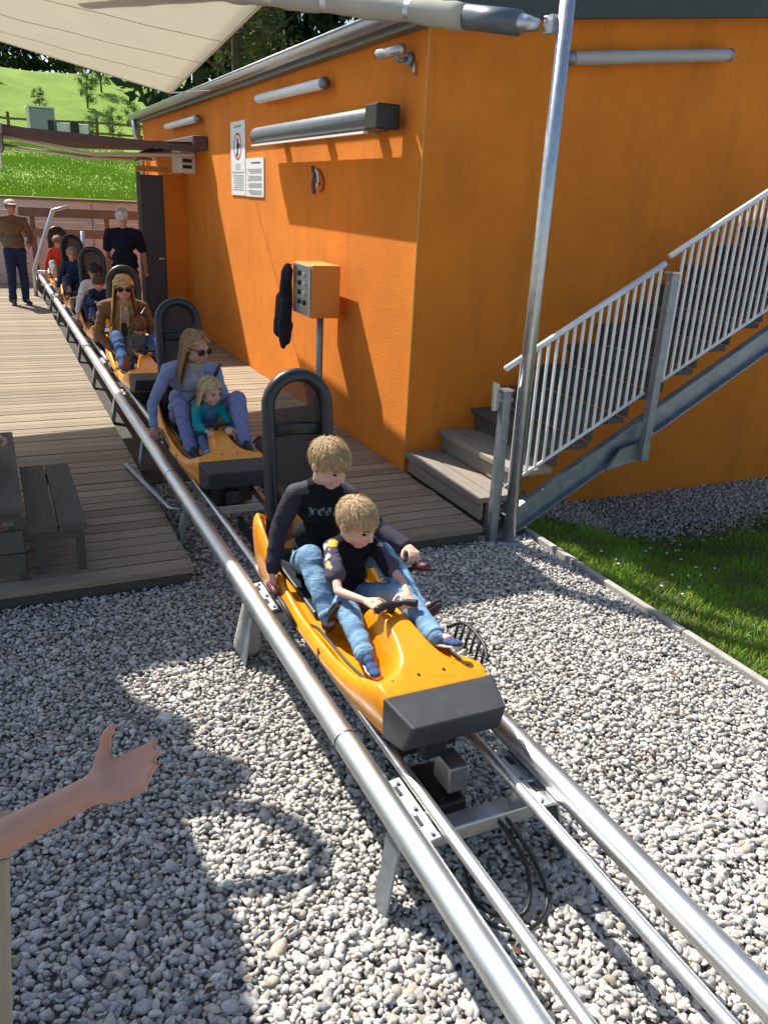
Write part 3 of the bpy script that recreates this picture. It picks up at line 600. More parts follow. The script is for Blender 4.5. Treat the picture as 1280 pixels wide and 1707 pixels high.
    MB().bx(-.05, .05, .0, .06, .16, .25).build('coupling', 'dark_steel', r, bevel=.01)
    MB().bx(-.2, .2, .05, 1.5, .268, .281).build('chassis', 'dark_steel', r)
    for x, y, z in ((-.15, .075, .474), (.15, .075, .474), (-.05, .075, .479), (.05, .075, .479)): MB().tube([(x, y, z-.006), (x, y, z+.0025)], .006, 8).build('bolt', 'dark_steel', h)
    for sg in (-1, 1): MB().box((sg*.2447, .55, .335), (.004, .012, .05)).build('seam', 'black_plastic', h)
    return r
Y1, DY = 2.085, 2.72
SLEDS = [make_sled(Y1)]
labs = ['leading yellow coaster sled carrying two blond boys, out in the sun', 'yellow-orange sled carrying a woman in a blue cardigan and a toddler in teal', 'orange sled carrying the long-haired blonde woman in sunglasses and a child',
        'orange sled carrying a child in a navy top behind the blonde woman', 'orange sled carrying a child in a pale cap', 'rear orange sled carrying a passenger in a red jacket']
for k in range(1, 6): SLEDS.append(copy_tree(SLEDS[0], (XT, Y1+DY*k, 0)))
for s, l in zip(SLEDS, labs): s['label'] = l

# ================================================================== STAIRS, RAILING, POLE
def stairs():
    s = thing('outdoor_stairs', 'weathered wooden stairs with galvanised stringer climbing along the orange wall', 'stairs')
    rise, go, x0 = .163, .288, 2.87
    ya, yb = 4.42, YC-.02
    for i in range(13):
        x = x0+i*go; z = (i+1)*rise
        for k in range(2): w = go/2; MB().bx(x-.02+k*(w+.012), x-.02+k*(w+.012)+w+.004, ya, yb, z-.04, z).build('tread', 'stair_wood' if i < 2 else 'bench_and_shade_wood', s, bevel=.004)  # upper treads darker: shade on the flight put into the wood colour
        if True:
            MB().bx(x+.012, x+.034, ya+.01, yb-.01, z-rise+.002, z-.043).build('riser', 'stair_wood' if i < 2 else 'bench_and_shade_wood', s)  # upper risers carry the same painted shade
    MB().bx(2.93, 3.05, ya+.02, yb, -.12, .118).build('plinth', 'bench_and_shade_wood', s)
    sl = rise/go
    def str_(y0, y1, nm):
        pts = [(3.10, -.12), (x0+13*go, -.12+(x0+13*go-3.10)*sl), (x0+13*go, .075+(x0+13*go-3.10)*sl), (3.10, .075)]
        return MB().prism(pts, 'y', y0, y1).build(nm, 'galv_dull', s, bevel=.004)
    str_(4.392, 4.408, 'stringer'); str_(YC-.045, YC-.028, 'stringer')
    for off in (.0, .19): 
        MB().prism([(3.10, -.125+off), (x0+13*go, -.125+off+(x0+13*go-3.10)*sl), (x0+13*go, -.112+off+(x0+13*go-3.10)*sl), (3.10, -.112+off)], 'y', 4.345, 4.391).build('stringer_flange', 'galv_dull', s)
    # hand railing
    r = thing('stair_railing', 'galvanised steel stair railing with many upright bars', 'railing')
    rs = .560; yR = 4.32
    def zr_top(x): return 1.045+(x-2.90)*rs
    def panel(xa, xb, lift):
        zt = lambda x: zr_top(x)+lift
        zb = lambda x: .335+(x-3.12)*.545
        MB().tube([(xa-.09, yR, zt(xa-.09)-.0), (xb, yR, zt(xb))], .020, 10).build('top_rail', 'galv_bright', r, True)
        MB().tube([(xa, yR, zb(xa)), (xb, yR, zb(xb))], .012, 8).build('bottom_rail', 'galv_bright', r, True)
        for x in np.arange(xa+.03, xb, .064): MB().box((x, yR, (zb(x)+zt(x)-.02)/2), (.015, .015, zt(x)-.02-zb(x))).build('bar', 'galv_bright', r)
    panel(2.99, 4.07, .02); panel(4.19, 5.45, .05); panel(5.55, 6.8, .05)
    for x, zb_, zt_ in ((2.905, GZ-.05, .93), (4.13, .36, 1.66), (5.50, 1.1, 2.42)):
        p = MB().bx(x-.030, x+.030, yR-.055, yR+.005 if x > 3 else yR+.005, zb_, zt_).build('post', 'galv_dull', r, bevel=.006)
        MB().bx(x-.036, x+.036, yR-.062, yR+.012, zt_+.001, zt_+.012).build('cap', 'galv', p)
        for z in (zt_-.06, zb_+.2): MB().tube([(x-.034, yR-.03, z), (x+.05, yR-.03, z)], .012, 8).build('bolt', 'galv', p)
        MB().tube([(x, yR-.03, zt_-.1), (x+.05, yR, zt_-.08)], .014, 8).build('clamp', 'galv', p)
    MB().prism([(2.82, .99), (2.86, .97), (2.87, .80), (2.83, .80)], 'y', yR-.012, yR+.012).build('rail_end', 'galv', r)
    MB().prism([(3.84, .30), (4.10, .35), (4.10, .48), (3.95, .45)], 'y', 4.325, 4.343).build('bracket_plate', 'galv_dull', r)
stairs()

def sail():
    p = thing('sail_pole', 'tall galvanised steel pole at the foot of the stairs', 'pole')
    MB().tube([(3.0, 4.225, GZ-.1), (2.992, 4.225, 3.75)], .042, 24).build('tube', 'galv', p, True)
    MB().tube([(3.0, 4.225, GZ-.03), (3.0, 4.225, GZ+.012)], .075, 20).build('base_collar', 'galv_dull', p, True)
    b = thing('sail_boom', 'silver roller boom holding the cream shade sail to the pole', 'boom')
    A = Vector((2.90, 4.34, 2.965)); D = Vector((1.80, 5.98, 3.24)); E = A+(D-A)*1.9
    MB().tube([A.lerp(E, t) for t in (0, .02, .05, .3, .6, 1)], [.030, .045, .058, .060, .062, .062], 20).build('roller_tube', 'galv', b, True)
    MB().tube([A.lerp(E, .03), A.lerp(E, .12)], .066, 18).build('end_cap', 'awning_grey', b, True)
    fab = MB(); 
    pts = [A.lerp(E, .12+.8*k/40) for k in range(41)]
    fab.tube(pts, [.067+.006*math.sin(k*.9)+.004*math.sin(k*2.3) for k in range(41)], 18); fab.build('rolled_cloth', 'sail', b, True)
    MB().box(A+Vector((.04, -.05, 0)), (.03, .08, .09)).build('bracket', 'galv', b); 
    for dz in (.035, -.035): MB().tube([A+Vector((.02, -.02, dz)), (3.0, 4.225, A.z+dz)], .009, 8).build('shackle', 'galv', b, True)
    # the cream shade sail over the deck
    s = thing('shade_sail', 'large cream shade sail stretched above the boarding deck', 'shade sail')
    Cn = [Vector((2.03, 10.03, 3.0)), Vector((-2.3, 10.05, 3.82)), Vector((-2.6, 6.25, 3.9)), Vector((1.86, 5.98, 3.22))]
    n = 36; V = []
    for i in range(n+1):
        for j in range(n+1):
            u, v = i/n, j/n; P = Cn[0]*(1-u)*(1-v)+Cn[1]*u*(1-v)+Cn[2]*u*v+Cn[3]*(1-u)*v
            sag = 16*u*(1-u)*v*(1-v); P = P+Vector((0, 0, -.10*sag+.006*math.sin(u*40+v*9)*sag))
            ci = .06*math.sin(math.pi*u); P = P+Vector((0, (1-2*v)*-ci, 0)); V.append(P)
    F = [(i*(n+1)+j, (i+1)*(n+1)+j, (i+1)*(n+1)+j+1, i*(n+1)+j+1) for i in range(n) for j in range(n)]
    cl = obj('cloth', np_mesh('cloth', [v[:] for v in V], F, 'sail'), s); m = cl.modifiers.new('t', 'SOLIDIFY'); m.thickness = .003
    for i in (8, 16, 24):
        MB().tube([V[j*(n+1)+i]+Vector((0, 0, -.003)) for j in range(0, n+1)], .011, 6, flat=(1, .25)).build('seam', 'sail', cl)
    for e in ([i*(n+1) for i in range(n+1)], [j for j in range(n+1)]): MB().tube([V[k] for k in e], .012, 8).build('hem_cord', 'sail', cl, True)
    MB().tube([Cn[0], (2.60, 10.6, 3.12)], .007, 6).build('tie_rope', 'white_plastic', s, True)
    # added out-of-view cloth, its edge cut to cast the shadow on the gravel
    t = thing('added_shade_cloth', 'unseen cloth added left of the deck to shade the gravel', 'shade sail')
    sh = lambda x, y: (x-.99, y+2.29)
    edge = [(.30, 4.35), (.30, 3.6), (.386, 3.25), (.50, 3.09), (.583, 2.986), (.549, 2.813), (.673, 2.695), (.735, 2.575), (.687, 2.495), (.578, 2.49), (.459, 2.489), (.418, 2.427), (.435, 2.36), (.446, 2.263), (.45, 2.124), (.468, 2.051), (.484, 1.983), (.483, 1.852), (.453, 1.667), (.439, 1.548), (.43, 1.2), (.56, .9), (.78, .55), (.84, -.4)]  # outline of the wanted ground shadow, run on to shade the near arm
    poly = [sh(*q) for q in edge]; zc = 3.0
    V = [(x, y, zc) for x, y in poly]+[(-1.9, y, zc+.25) for x, y in poly]; m = len(poly)
    cl = obj('cloth', np_mesh('cloth', V, [(i, i+1, m+i+1, m+i) for i in range(m-1)], 'awning_fabric', None, True), t); cl.modifiers.new('t', 'SOLIDIFY').thickness = .004
    loop = [sh(*q) for q in ((.42, 2.44), (.50, 2.445), (.572, 2.423), (.679, 2.36), (.769, 2.247), (.817, 2.132), (.815, 2.035), (.769, 1.985), (.678, 1.985), (.566, 2.011), (.473, 2.04))]
    MB().tube([(x, y, zc) for x, y in loop], .040, 8, flat=(1, .5)).build('shadow_loop', 'awning_fabric', t, True)  # added strap that draws the oval shadow on the gravel
    for y in (poly[0][1], poly[-1][1]): MB().tube([(-1.95, y, GZ), (-1.95, y, zc+.3)], .04, 12).build('pole', 'galv', t, True)
sail()
bpy.data.objects['added_shade_cloth']['label'] = 'unseen brown cloth added on two poles to shade the gravel'

# ================================================================== THINGS ON THE WALLS
def wall_things():
    # tubular lamps: two on the side wall, one on the front wall
    def lamp(a, b, lab):
        a, b = Vector(a), Vector(b); d = (b-a).normalized(); o = thing('tube_lamp', lab, 'lamp', 'tubular wall lamps')
        out = Vector((-1, 0, 0)) if abs(d.y) > abs(d.x) else Vector((0, -1, 0))
        MB().tube([a, a+d*.01, b-d*.01, b], [.040, .046, .046, .040], 18).build('tube', 'lamp_tube' if abs(d.y) > abs(d.x) else 'lamp_tube_shaded', o, True)
        for q in (a, b): MB().tube([q-d*.012, q+d*.03 if q is a else q+d*.012], .049, 16).build('end_cap', 'galv_dull', o, True)
        for t in (.12, .9): c = a.lerp(b, t); MB().tube([c, c-out*.075], .012, 8).build('bracket', 'galv_dull', o)
    lamp((XW-.085, 7.28, 2.925), (XW-.085, 9.22, 2.945), 'long white tubular lamp on the sunny orange wall above the grey awning box')
    lamp((XW-.085, 12.0, 2.915), (XW-.085, 14.1, 2.915), 'short-looking white tubular lamp on the orange wall above the open awning')
    lamp((3.95, YC-.085, 3.035), (5.46, YC-.085, 3.215), 'tubular lamp on the orange front wall, shade painted into its colour')
    # closed grey cassette awning
    c = thing('cassette_awning', 'closed grey cassette awning with black end on the sunny orange wall', 'awning')
    y0, y1 = 5.82, 9.0; prof = []
    for k in range(20):
        a = 2*math.pi*k/20; prof.append((XW-.155+.088*math.cos(a)*(1 if math.cos(a) < 0 else .8), 2.575+.082*math.sin(a)))
    MB().prism([(x, z) for x, z in prof], 'y', y0+.22, y1).build('cassette', 'awning_grey', c, True, bevel=.004)
    MB().bx(XW-.245, XW-.06, y0, y0+.218, 2.495, 2.665).build('end_box', 'black_plastic', c, bevel=.012)
    MB().bx(XW-.235, XW-.20, y0+.25, y1-.02, 2.475, 2.491).build('front_bar', 'white_plastic', c)
    for y in (6.3, 7.4, 8.6): MB().bx(XW-.09, XW-.003, y-.04, y+.04, 2.50, 2.64).build('bracket', 'galv_dull', c)
    # extended awning farther along the wall
    e = thing('open_awning', 'brown fabric awning folded out from the wall over the platform', 'awning')
    ya, yb = 11.85, 15.6; xo, zo, zi = .36, 2.66, 2.62
    V = []; n = 12
    for i in range(n+1):
        t = i/n
        for y in (ya, yb): V.append((XW-.15+(xo-XW+.15)*t, y, zi+(zo-zi)*t-.05*math.sin(math.pi*t)))
    cl = obj('cloth', np_mesh('cloth', V, [(2*i, 2*i+1, 2*i+3, 2*i+2) for i in range(n)], 'awning_fabric'), e); cl.modifiers.new('t', 'SOLIDIFY').thickness = .004
    MB().bx(XW-.2, XW-.003, ya-.05, yb+.05, 2.52, 2.70).build('cassette', 'awning_fabric', e, bevel=.02)
    MB().prism([(ya-.03, 0), (ya+.03, 0), (ya+.03, 1), (ya-.03, 1)], 'x', 0, .001).mesh('x', 'galv') if False else None
    s = MB(); a = Vector((XW-.15, ya-.012, 2.49)); b = Vector((xo, ya-.012, 2.56)); s.add([a+Vector((0, 0, .085)), a, b, b+Vector((0, 0, .085)), a+Vector((0, .02, .085)), a+Vector((0, .02, 0)), b+Vector((0, .02, 0)), b+Vector((0, .02, .085))], [(0, 1, 2, 3), (7, 6, 5, 4), (0, 4, 5, 1), (3, 2, 6, 7), (0, 3, 7, 4), (1, 5, 6, 2)])
    s.build('side_hem', 'awning_fabric', e)
    MB().bx(xo-.09, xo, ya-.06, yb+.06, zo-.10, zo+.01).build('front_bar', 'galv_dull', e, bevel=.015)
    MB().bx(xo-.02, xo-.005, ya-.05, yb, zo-.30, zo-.101).build('valance', 'awning_fabric', e)
    MB().tube([(XW-.12, ya+.25, 2.47), (1.55, ya+1.1, 2.42), (xo, ya+.35, 2.54)], .026, 8).build('folding_arm', 'white_plastic', e, True)
    MB().tube([(XW-.12, yb-.25, 2.47), (1.55, yb-1.1, 2.42), (xo, yb-.35, 2.54)], .026, 8).build('folding_arm', 'white_plastic', e, True)
    MB().bx(xo-.11, xo-.05, ya-.12, ya-.065, 2.16, 2.56).build('crank', 'white_plastic', e, bevel=.006)
    # notice boards
    def notice(y0, y1, z0, z1, lab, kind):
        o = thing('notice', lab, 'sign'); MB().bx(XW-.012, XW-.002, y0, y1, z0, z1).build('board', 'white_plastic', o)
        X = XW-.0135
        def q(ya, yb, za, zb, m): MB().bx(X-.001, X, ya, yb, za, zb).build('print', m, o)
        w = y1-y0
        if kind == 0:
            q(y0+w*.25, y1-w*.25, z1-.07, z1-.045, 'sign_grey')
            th = [(math.cos(a*math.pi/10), math.sin(a*math.pi/10)) for a in range(20)]
            cy, cz = (y0+y1)/2, z1-.27; m = MB(); n = 20
            m.add([(X-.0006, cy+c*.17, cz+s*.15) for c, s in th]+[(X-.0006, cy+c*.145, cz+s*.125) for c, s in th], [(i, (i+1) % n, n+(i+1) % n, n+i) for i in range(n)]); m.build('print', 'sign_red', o)
            q(cy-.035, cy+.03, cz-.10, cz+.09, 'sign_ink'); q(cy-.10, cy+.03, cz-.02, cz+.03, 'sign_ink'); q(cy+.01, cy+.07, cz-.11, cz-.07, 'sign_ink')
            for k in range(3): q(cy-.12, cy+.10, z1-.47-k*.013-.012*k, z1-.462-k*.013-.012*k, 'sign_grey')
            q(y0+.05, y1-.05, z1-.56, z1-.545, 'sign_grey')
            for k in range(7): q(y0+.07, y1-.1-.03*(k % 3), z0+.06+k*.026, z0+.071+k*.026, 'sign_grey')
        else:
            q(y0+.12, y1-.22, z1-.055, z1-.04, 'sign_ink')
            for g in range(4):
                for k in range(3): q(y0+.07, y1-.07-.05*((g+k) % 3), z1-.12-g*.075-k*.018, z1-.109-g*.075-k*.018, 'sign_grey')
    notice(10.0, 10.62, 1.99, 2.80, 'tall white prohibition notice with a red ring on the orange wall', 0)
    notice(9.28, 9.97, 1.985, 2.39, 'white printed rules notice right beside the tall notice', 1)
    # small emblem in relief
    m = thing('wall_emblem', 'small dark and white curled emblem on the orange wall under the awning box', 'emblem')
    for pts, r, c in (([(7.74, 2.28), (7.70, 2.20), (7.73, 2.12), (7.69, 2.05)], .020, 'sign_ink'), ([(7.66, 2.25), (7.60, 2.22), (7.58, 2.15), (7.62, 2.10)], .012, 'white_plastic'), ([(7.62, 2.26), (7.53, 2.22), (7.46, 2.16), (7.47, 2.09), (7.55, 2.07)], .012, 'sign_red'), ([(7.70, 2.16), (7.62, 2.17), (7.56, 2.13)], .010, 'sign_ink')):
        MB().tube([(XW-.012, y, z) for y, z in pts], r, 8, flat=(1, 1)).build('stroke', c, m, True)
    # security camera near the corner
    k = thing('security_camera', 'grey security camera on a bracket near the building corner', 'camera')
    MB().tube([(XW-.002, 5.80, 2.95), (XW-.04, 5.80, 2.95)], .045, 14).build('wall_plate', 'galv_dull', k, True)
    MB().tube([(XW-.04, 5.80, 2.95), (XW-.10, 5.80, 2.93), (XW-.12, 5.82, 2.98)], .017, 8).build('arm', 'galv_dull', k, True)
    MB().tube([(XW-.10, 5.74, 3.0), (XW-.17, 6.0, 2.985)], .034, 14).build('housing', 'galv', k, True); MB().tube([(XW-.171, 6.003, 2.985), (XW-.175, 6.02, 2.984)], .028, 14).build('lens', 'glasses', k, True)
    MB().tube([(XW-.02, 5.72, 2.93), (XW-.02, 5.72, 2.84)], .012, 8).build('cable', 'galv', k, True)
    # white ventilation unit over the door
    v = thing('ventilation_unit', 'white ventilation unit with dark slots above the door', 'vent')
    MB().bx(XW-.22, XW-.003, 12.55, 13.15, 2.24, 2.58).build('case', 'white_plastic', v, bevel=.015)
    for z in (2.30, 2.38, 2.46): MB().bx(XW-.19, XW-.06, 12.544, 12.549, z, z+.045).build('slot', 'black_plastic', v)
    MB().tube([(XW-.12, 14.2, 2.62), (XW-.5, 13.6, 2.5), (XW-.7, 13.5, 2.42)], .05, 8).build('pipe', 'galv_dull', v, True)
    # control box on its post, jacket hanging on it
    c = thing('control_box', 'steel control box with push buttons on a post by the wall', 'control box')
    MB().tube([(2.62, 6.88, 0), (2.62, 6.88, 1.06)], .030, 12).build('post', 'galv_dull', c, True); MB().bx(2.54, 2.70, 6.80, 6.96, 0, .012).build('foot', 'galv_dull', c)
    MB().bx(2.512, 2.77, 6.80, 7.26, 1.03, 1.475).build('case', 'panel_orange', c, bevel=.008)
    p = MB().bx(2.490, 2.510, 6.83, 7.24, 1.04, 1.465).build('panel', 'galv', c, bevel=.004)
    for z, mm in ((1.39, 'white_plastic'), (1.31, 'white_plastic'), (1.23, 'white_plastic'), (1.15, 'grip_red')):
        for y in (6.93, 7.06): MB().tube([(2.49, y, z), (2.474, y, z)], .022, 12).build('button', mm if y < 7 else 'black_plastic', p, True)
    MB().bx(2.486, 2.489, 7.15, 7.22, 1.30, 1.44).build('label', 'sign_ink', p)
    return c
wall_things()

# ================================================================== PEOPLE
def jitter_noise(P, freq, seed):
    r = np.random.default_rng(seed); out = np.zeros(len(P))
    for k in range(7):
        d = r.normal(size=3); d /= np.linalg.norm(d); out += np.sin(P@d*freq*r.uniform(.6, 1.7)+r.uniform(0, 6.28)+1.3*np.sin(P@r.normal(size=3)*freq*.5))
    return out/7
def remesh(name, mb, voxel, m, parent, it=4, folds=0., ffreq=55., color=None, seed=1, aniso=(1, 1, .8)):
    me = bpy.data.meshes.new('tmp'); me.from_pydata(mb.v, [], mb.f)
    bm = bmesh.new(); bm.from_mesh(me); bmesh.ops.recalc_face_normals(bm, faces=bm.faces); bm.to_mesh(me); bm.free()
    o = bpy.data.objects.new('tmp', me); COL.objects.link(o)
    r = o.modifiers.new('r', 'REMESH'); r.mode = 'VOXEL'; r.voxel_size = voxel
    s = o.modifiers.new('s', 'SMOOTH'); s.factor = .5; s.iterations = it
    dg = bpy.context.evaluated_depsgraph_get(); dg.update()
    nm = bpy.data.meshes.new_from_object(o.evaluated_get(dg)); bpy.data.objects.remove(o); bpy.data.meshes.remove(me)
    nm.name = name; nm.materials.clear(); nm.materials.append(MATS[m])
    n = len(nm.vertices); V = np.empty(n*3, np.float32); nm.vertices.foreach_get('co', V); V = V.reshape(-1, 3).astype(float)
    if folds:
        Nn = np.empty(n*3, np.float32); nm.vertices.foreach_get('normal', Nn); Nn = Nn.reshape(-1, 3)
        a = jitter_noise(V*np.array(aniso), ffreq, seed); b = jitter_noise(V, ffreq*.45, seed+5)
        d = folds*((1-2.4*np.abs(a))*.6+b*.9); V2 = V+Nn*d[:, None]; nm.vertices.foreach_set('co', V2.astype(np.float32).ravel())
    if color is not None:
        c = color(V) if callable(color) else np.tile(color, (n, 1)); color_attr(nm, c)
    nm.shade_smooth(); nm.update()
    return obj(name, nm, parent)
def frame(fwd, up=Vector((0, 0, 1))):
    f = Vector(fwd).normalized(); r = f.cross(up).normalized(); return r, f, r.cross(f)
def head_parts(mb, c, fwd, k, tilt=Vector((0, 0, 1)), child=False):
    r, f, u = frame(fwd, tilt); c = Vector(c)
    L = lambda x, y, z: c+(r*x+f*y+u*z)*k
    ax = (r, f, u)
    e = 1.04 if child else 1.
    mb.ell(L(0, -.012, .030), (.074*e*k, .092*e*k, .083*e*k), ax)
    mb.ell(L(0, .028, -.030), (.057*k, .062*k, .076*k), ax)
    mb.ell(L(0, .050, -.086), (.030*k, .028*k, .022*k), ax)
    for s in (-1, 1):
        mb.ell(L(s*.034, .060, -.036), (.027*k, .027*k, .028*k), ax); mb.ell(L(s*.040, .012, -.062), (.022*k, .04*k, .026*k), ax)
        mb.ell(L(s*.078*e, -.008, -.006), (.010*k, .019*k, .029*k), ax)
        mb.rc(L(s*.018, .083, .018), .011*k, L(s*.045, .070, .016), .009*k)
    nl = .9 if child else 1.
    mb.rc(L(0, .088, .008), .009*k, L(0, .088+.020*nl, -.026), .0125*k); mb.ell(L(0, .095, -.031), (.017*k, .010*k, .008*k), ax)
    mb.rc(L(-.016, .083, -.058), .0085*k, L(.016, .083, -.058), .0085*k); mb.rc(L(-.012, .082, -.070), .008*k, L(.012, .082, -.070), .008*k)
    return L, ax
def face_color(L, ax, k, skin):
    c0 = np.array(skin)
    def fn(V):
        C = np.tile(c0, (len(V), 1)).astype(float)
        def near(p, rad, col, st):
            d = np.linalg.norm(V-np.array(L(*p))[None], axis=1); w = np.clip(1-d/(rad*k), 0, 1)[:, None]*st; C[:] = C*(1-w)+np.array(col)*w
        for s in (-1, 1): near((s*.043, .085, -.03), .03, (.62, .24, .17), .45); near((s*.08, -.008, -.006), .03, (.62, .25, .17), .5); near((s*.032, .088, .0), .017, (.36, .19, .14), .5)
        near((0, .10, -.062), .020, (.50, .15, .13), .8); near((0, .11, -.03), .018, (.62, .26, .19), .4)
        return C
    return fn
def eyes(parent, L, ax, k, closed=False):
    for s in (-1, 1):
        e = MB().ell(L(s*.032, .0815, .001), (.0125*k, .0085*k, (.0035 if closed else .0065)*k), ax, 12, 8).build('eye', 'eye_dark' if closed else 'white_plastic', parent, True)
        if not closed: MB().ell(L(s*.032, .0885, .000), (.0055*k, .0025*k, .0058*k), ax, 10, 6).build('iris', 'eye_dark', e, True)
        mb = MB(); mb.tube([L(s*.016, .0935, .021), L(s*.032, .0905, .026), L(s*.050, .078, .020)], [.0025*k, .0032*k, .0015*k], 6); mb.build('eyebrow', 'bark', parent, True)
def sunglasses(L, ax, k, label):
    o = thing('sunglasses', label, 'sunglasses')
    for s in (-1, 1):
        MB().ell(L(s*.037, .092, -.002), (.034*k, .010*k, .024*k), ax, 16, 8).build('lens', 'glasses', o, True)
        MB().tube([L(s*.062, .085, .004), L(s*.080, .03, .006), L(s*.083, -.01, .0)], .003*k, 6).build('temple', 'glasses', o, True)
    MB().tube([L(-.010, .104, .004), L(.010, .104, .004)], .004*k, 6).build('bridge', 'glasses', o, True)
def hair(parent, L, ax, k, color, n=2400, length=.05, long=0., child=True, seed=3, curl=.25, crown=(0.01, -.055, .10), thick=.0032, front=.048, cling=None):
    rg = np.random.default_rng(seed); e = 1.045 if child else 1.01
    c = np.array([0, -.012, .030]); R = np.array([.0755, .094, .0850])*e
    d = rg.normal(size=(n*4, 3)); d /= np.linalg.norm(d, axis=1)[:, None]; P = c+d*R
    ok = np.where(P[:, 1] > .03, P[:, 2] > front+.004*rg.normal(size=len(P)), np.where(P[:, 1] > -.03, P[:, 2] > -.004+(P[:, 1]+.03)*.7, P[:, 2] > -.052)); P = P[ok][:n]; n = len(P)
    if n == 0: return
    cr = np.array(crown); seg = 4 if long == 0 else 8; step = (length*rg.uniform(.65, 1.25, n))/seg if long == 0 else (long*rg.uniform(.75, 1.1, n))/seg
    pts = [P*1.0]; ph = rg.normal(0, curl, (n, 3)); free = np.zeros(n, bool); lift = 1.01+rg.random(n)*.06+(rg.random(n)**5)*.14
    X = P.copy()
    for q in range(seg):
        nrm = (X-c)/R**2; nrm /= np.linalg.norm(nrm, axis=1)[:, None]
        fl = X-cr; fl = fl-nrm*(fl*nrm).sum(1)[:, None]; fl /= (np.linalg.norm(fl, axis=1)[:, None]+1e-6)
        fl = fl+ph*(.6+.4*math.sin(q)); g = np.array([0, 0, -1.])
        if long: fl = fl*.5+np.array([0, -.15, -.6])+np.stack([np.sign(X[:, 0])*np.clip((X[:, 1]+.03)*22, 0, 1.6), 0*X[:, 0], 0*X[:, 0]], 1); free |= (X[:, 2] < .0)
        else: fl = fl+np.array([0, .10, -.15])
        fl /= np.linalg.norm(fl, axis=1)[:, None]
        if long: fl[free] = g+ph[free]*.14+np.array([0, .02, 0])+np.stack([np.sign(X[free, 0])*.10, 0*X[free, 0], 0*X[free, 0]], 1); fl /= np.linalg.norm(fl, axis=1)[:, None]
        X = X+fl*step[:, None]
        rel = (X-c)/R; rn = np.linalg.norm(rel, axis=1); t = lift+.012*q
        fix = ~free; X[fix] = c+rel[fix]/rn[fix][:, None]*np.maximum(t[fix], 1)[:, None]*R
        if cling is not None and long: X[free] = cling(X[free])
        if long:
            inn = (X[:, 1] > -.02) & (np.abs(X[:, 0]) < .079) & (X[:, 2] < .055); X[inn, 0] = np.sign(X[inn, 0]+1e-9)*(.079+.012*rg.random(inn.sum())); X[inn & (X[:, 1] > .05), 1] = .05
        pts.append(X.copy())
    pts = np.stack(pts, 1); A = np.array(ax); Wd = np.array(L(0, 0, 0))
    G = Wd+(pts@A)*k                                             # local (r,f,u) -> world
    tang = np.gradient(G, axis=1); out = G-np.array(L(0, -.012, .02)); sd = np.cross(tang, out); sd /= np.linalg.norm(sd, axis=2)[:, :, None]+1e-9
    w = thick*k*np.linspace(1, .25, seg+1)[None, :, None]*rg.uniform(.7, 1.3, (n, 1, 1)); out2 = np.cross(sd, tang); out2 /= np.linalg.norm(out2, axis=2)[:, :, None]+1e-9
    V = np.stack([G-sd*w, G+out2*w*.4, G+sd*w], 2).reshape(n, -1, 3); m = (seg+1)*3
    F = []
    for q in range(seg):
        for a in (0, 1): F.append([q*3+a, q*3+a+1, q*3+a+4, q*3+a+3])
    F = (np.array(F)[None]+(np.arange(n)*m)[:, None, None]).reshape(-1, 4)
    col = np.array(color)*np.exp(rg.normal(0, .24, (n, 1))); C = np.repeat(col, m, 0)
    cap = MB().ell(L(*c), tuple(R*k*.995), ax)
    V2, C2 = V.reshape(-1, 3), C
    o = obj('hair', np_mesh('hair', V2, F, 'hair', C2), parent)
    # scalp cap clipped to the hair region
    cv = np.array(cap.v); loc = np.array([[(Vector(v)-L(0, 0, 0)).dot(a)/k for a in ax] for v in cv]); keep = np.where(loc[:, 1] > .03, loc[:, 2] > front, np.where(loc[:, 1] > -.03, loc[:, 2] > .0+(loc[:, 1]+.03)*.7, loc[:, 2] > -.05))
    fs = [f for f in cap.f if all(keep[i] for i in f) and len(f) == 4]
    me = bpy.data.meshes.new('scalp'); me.from_pydata(cap.v, [], fs); me.materials.append(MATS['hair']); color_attr(me, np.tile(np.array(color)*.6, (len(cap.v), 1))); me.shade_smooth(); obj('scalp', me, o)
def hand(mb, wrist, d, pn, k=1., curl=(.5, .6, .5), spread=.10, side=1, thumb=(.5, .55), grip=False):
    """wrist point, direction of the hand, palm normal; side=+1 puts the thumb towards d x pn"""
    w = Vector(wrist); d = Vector(d).normalized(); pn = Vector(pn); pn = (pn-d*pn.dot(d)).normalized(); s = d.cross(pn)*side
    pl = .075*k
    for i, off in enumerate((.030, .010, -.010, -.028)): mb.rc(w+s*off*k*.45, .0125*k, w+d*pl*(.97-.04*abs(i-1.2))+s*off*k, .0095*k)
    mb.rc(w-d*.02*k, .018*k, w+d*.03*k, .020*k)
    Ls = (.064, .072, .067, .052)
    for i, off in enumerate((.030, .010, -.010, -.028)):
        base = w+d*pl*(.97-.04*abs(i-1.2))+s*off*k; a = spread*(1.2-i)*.9; dd = (d*math.cos(a)+s*math.sin(a)).normalized(); ang = 0; p = base
        for j, fr in enumerate((.45, .31, .24)):
            ang += curl[j]*(1+.12*i); q = dd*math.cos(ang)+pn*math.sin(ang); e = p+q*Ls[i]*fr*k; mb.rc(p, (.0088-.0009*j)*k, e, (.0082-.0011*j)*k, 10); p = e
    b = w+d*.018*k+s*.022*k; t1 = b+(d*.55+s*.75+pn*thumb[0]*.5).normalized()*.036*k; t2 = t1+(d*.8+s*.45+pn*thumb[0]).normalized()*.029*k; t3 = t2+(d*.9+s*.1+pn*thumb[1]).normalized()*.024*k
    mb.rc(b, .0145*k, t1, .0115*k); mb.rc(t1, .0108*k, t2, .0095*k); mb.rc(t2, .0094*k, t3, .0075*k)
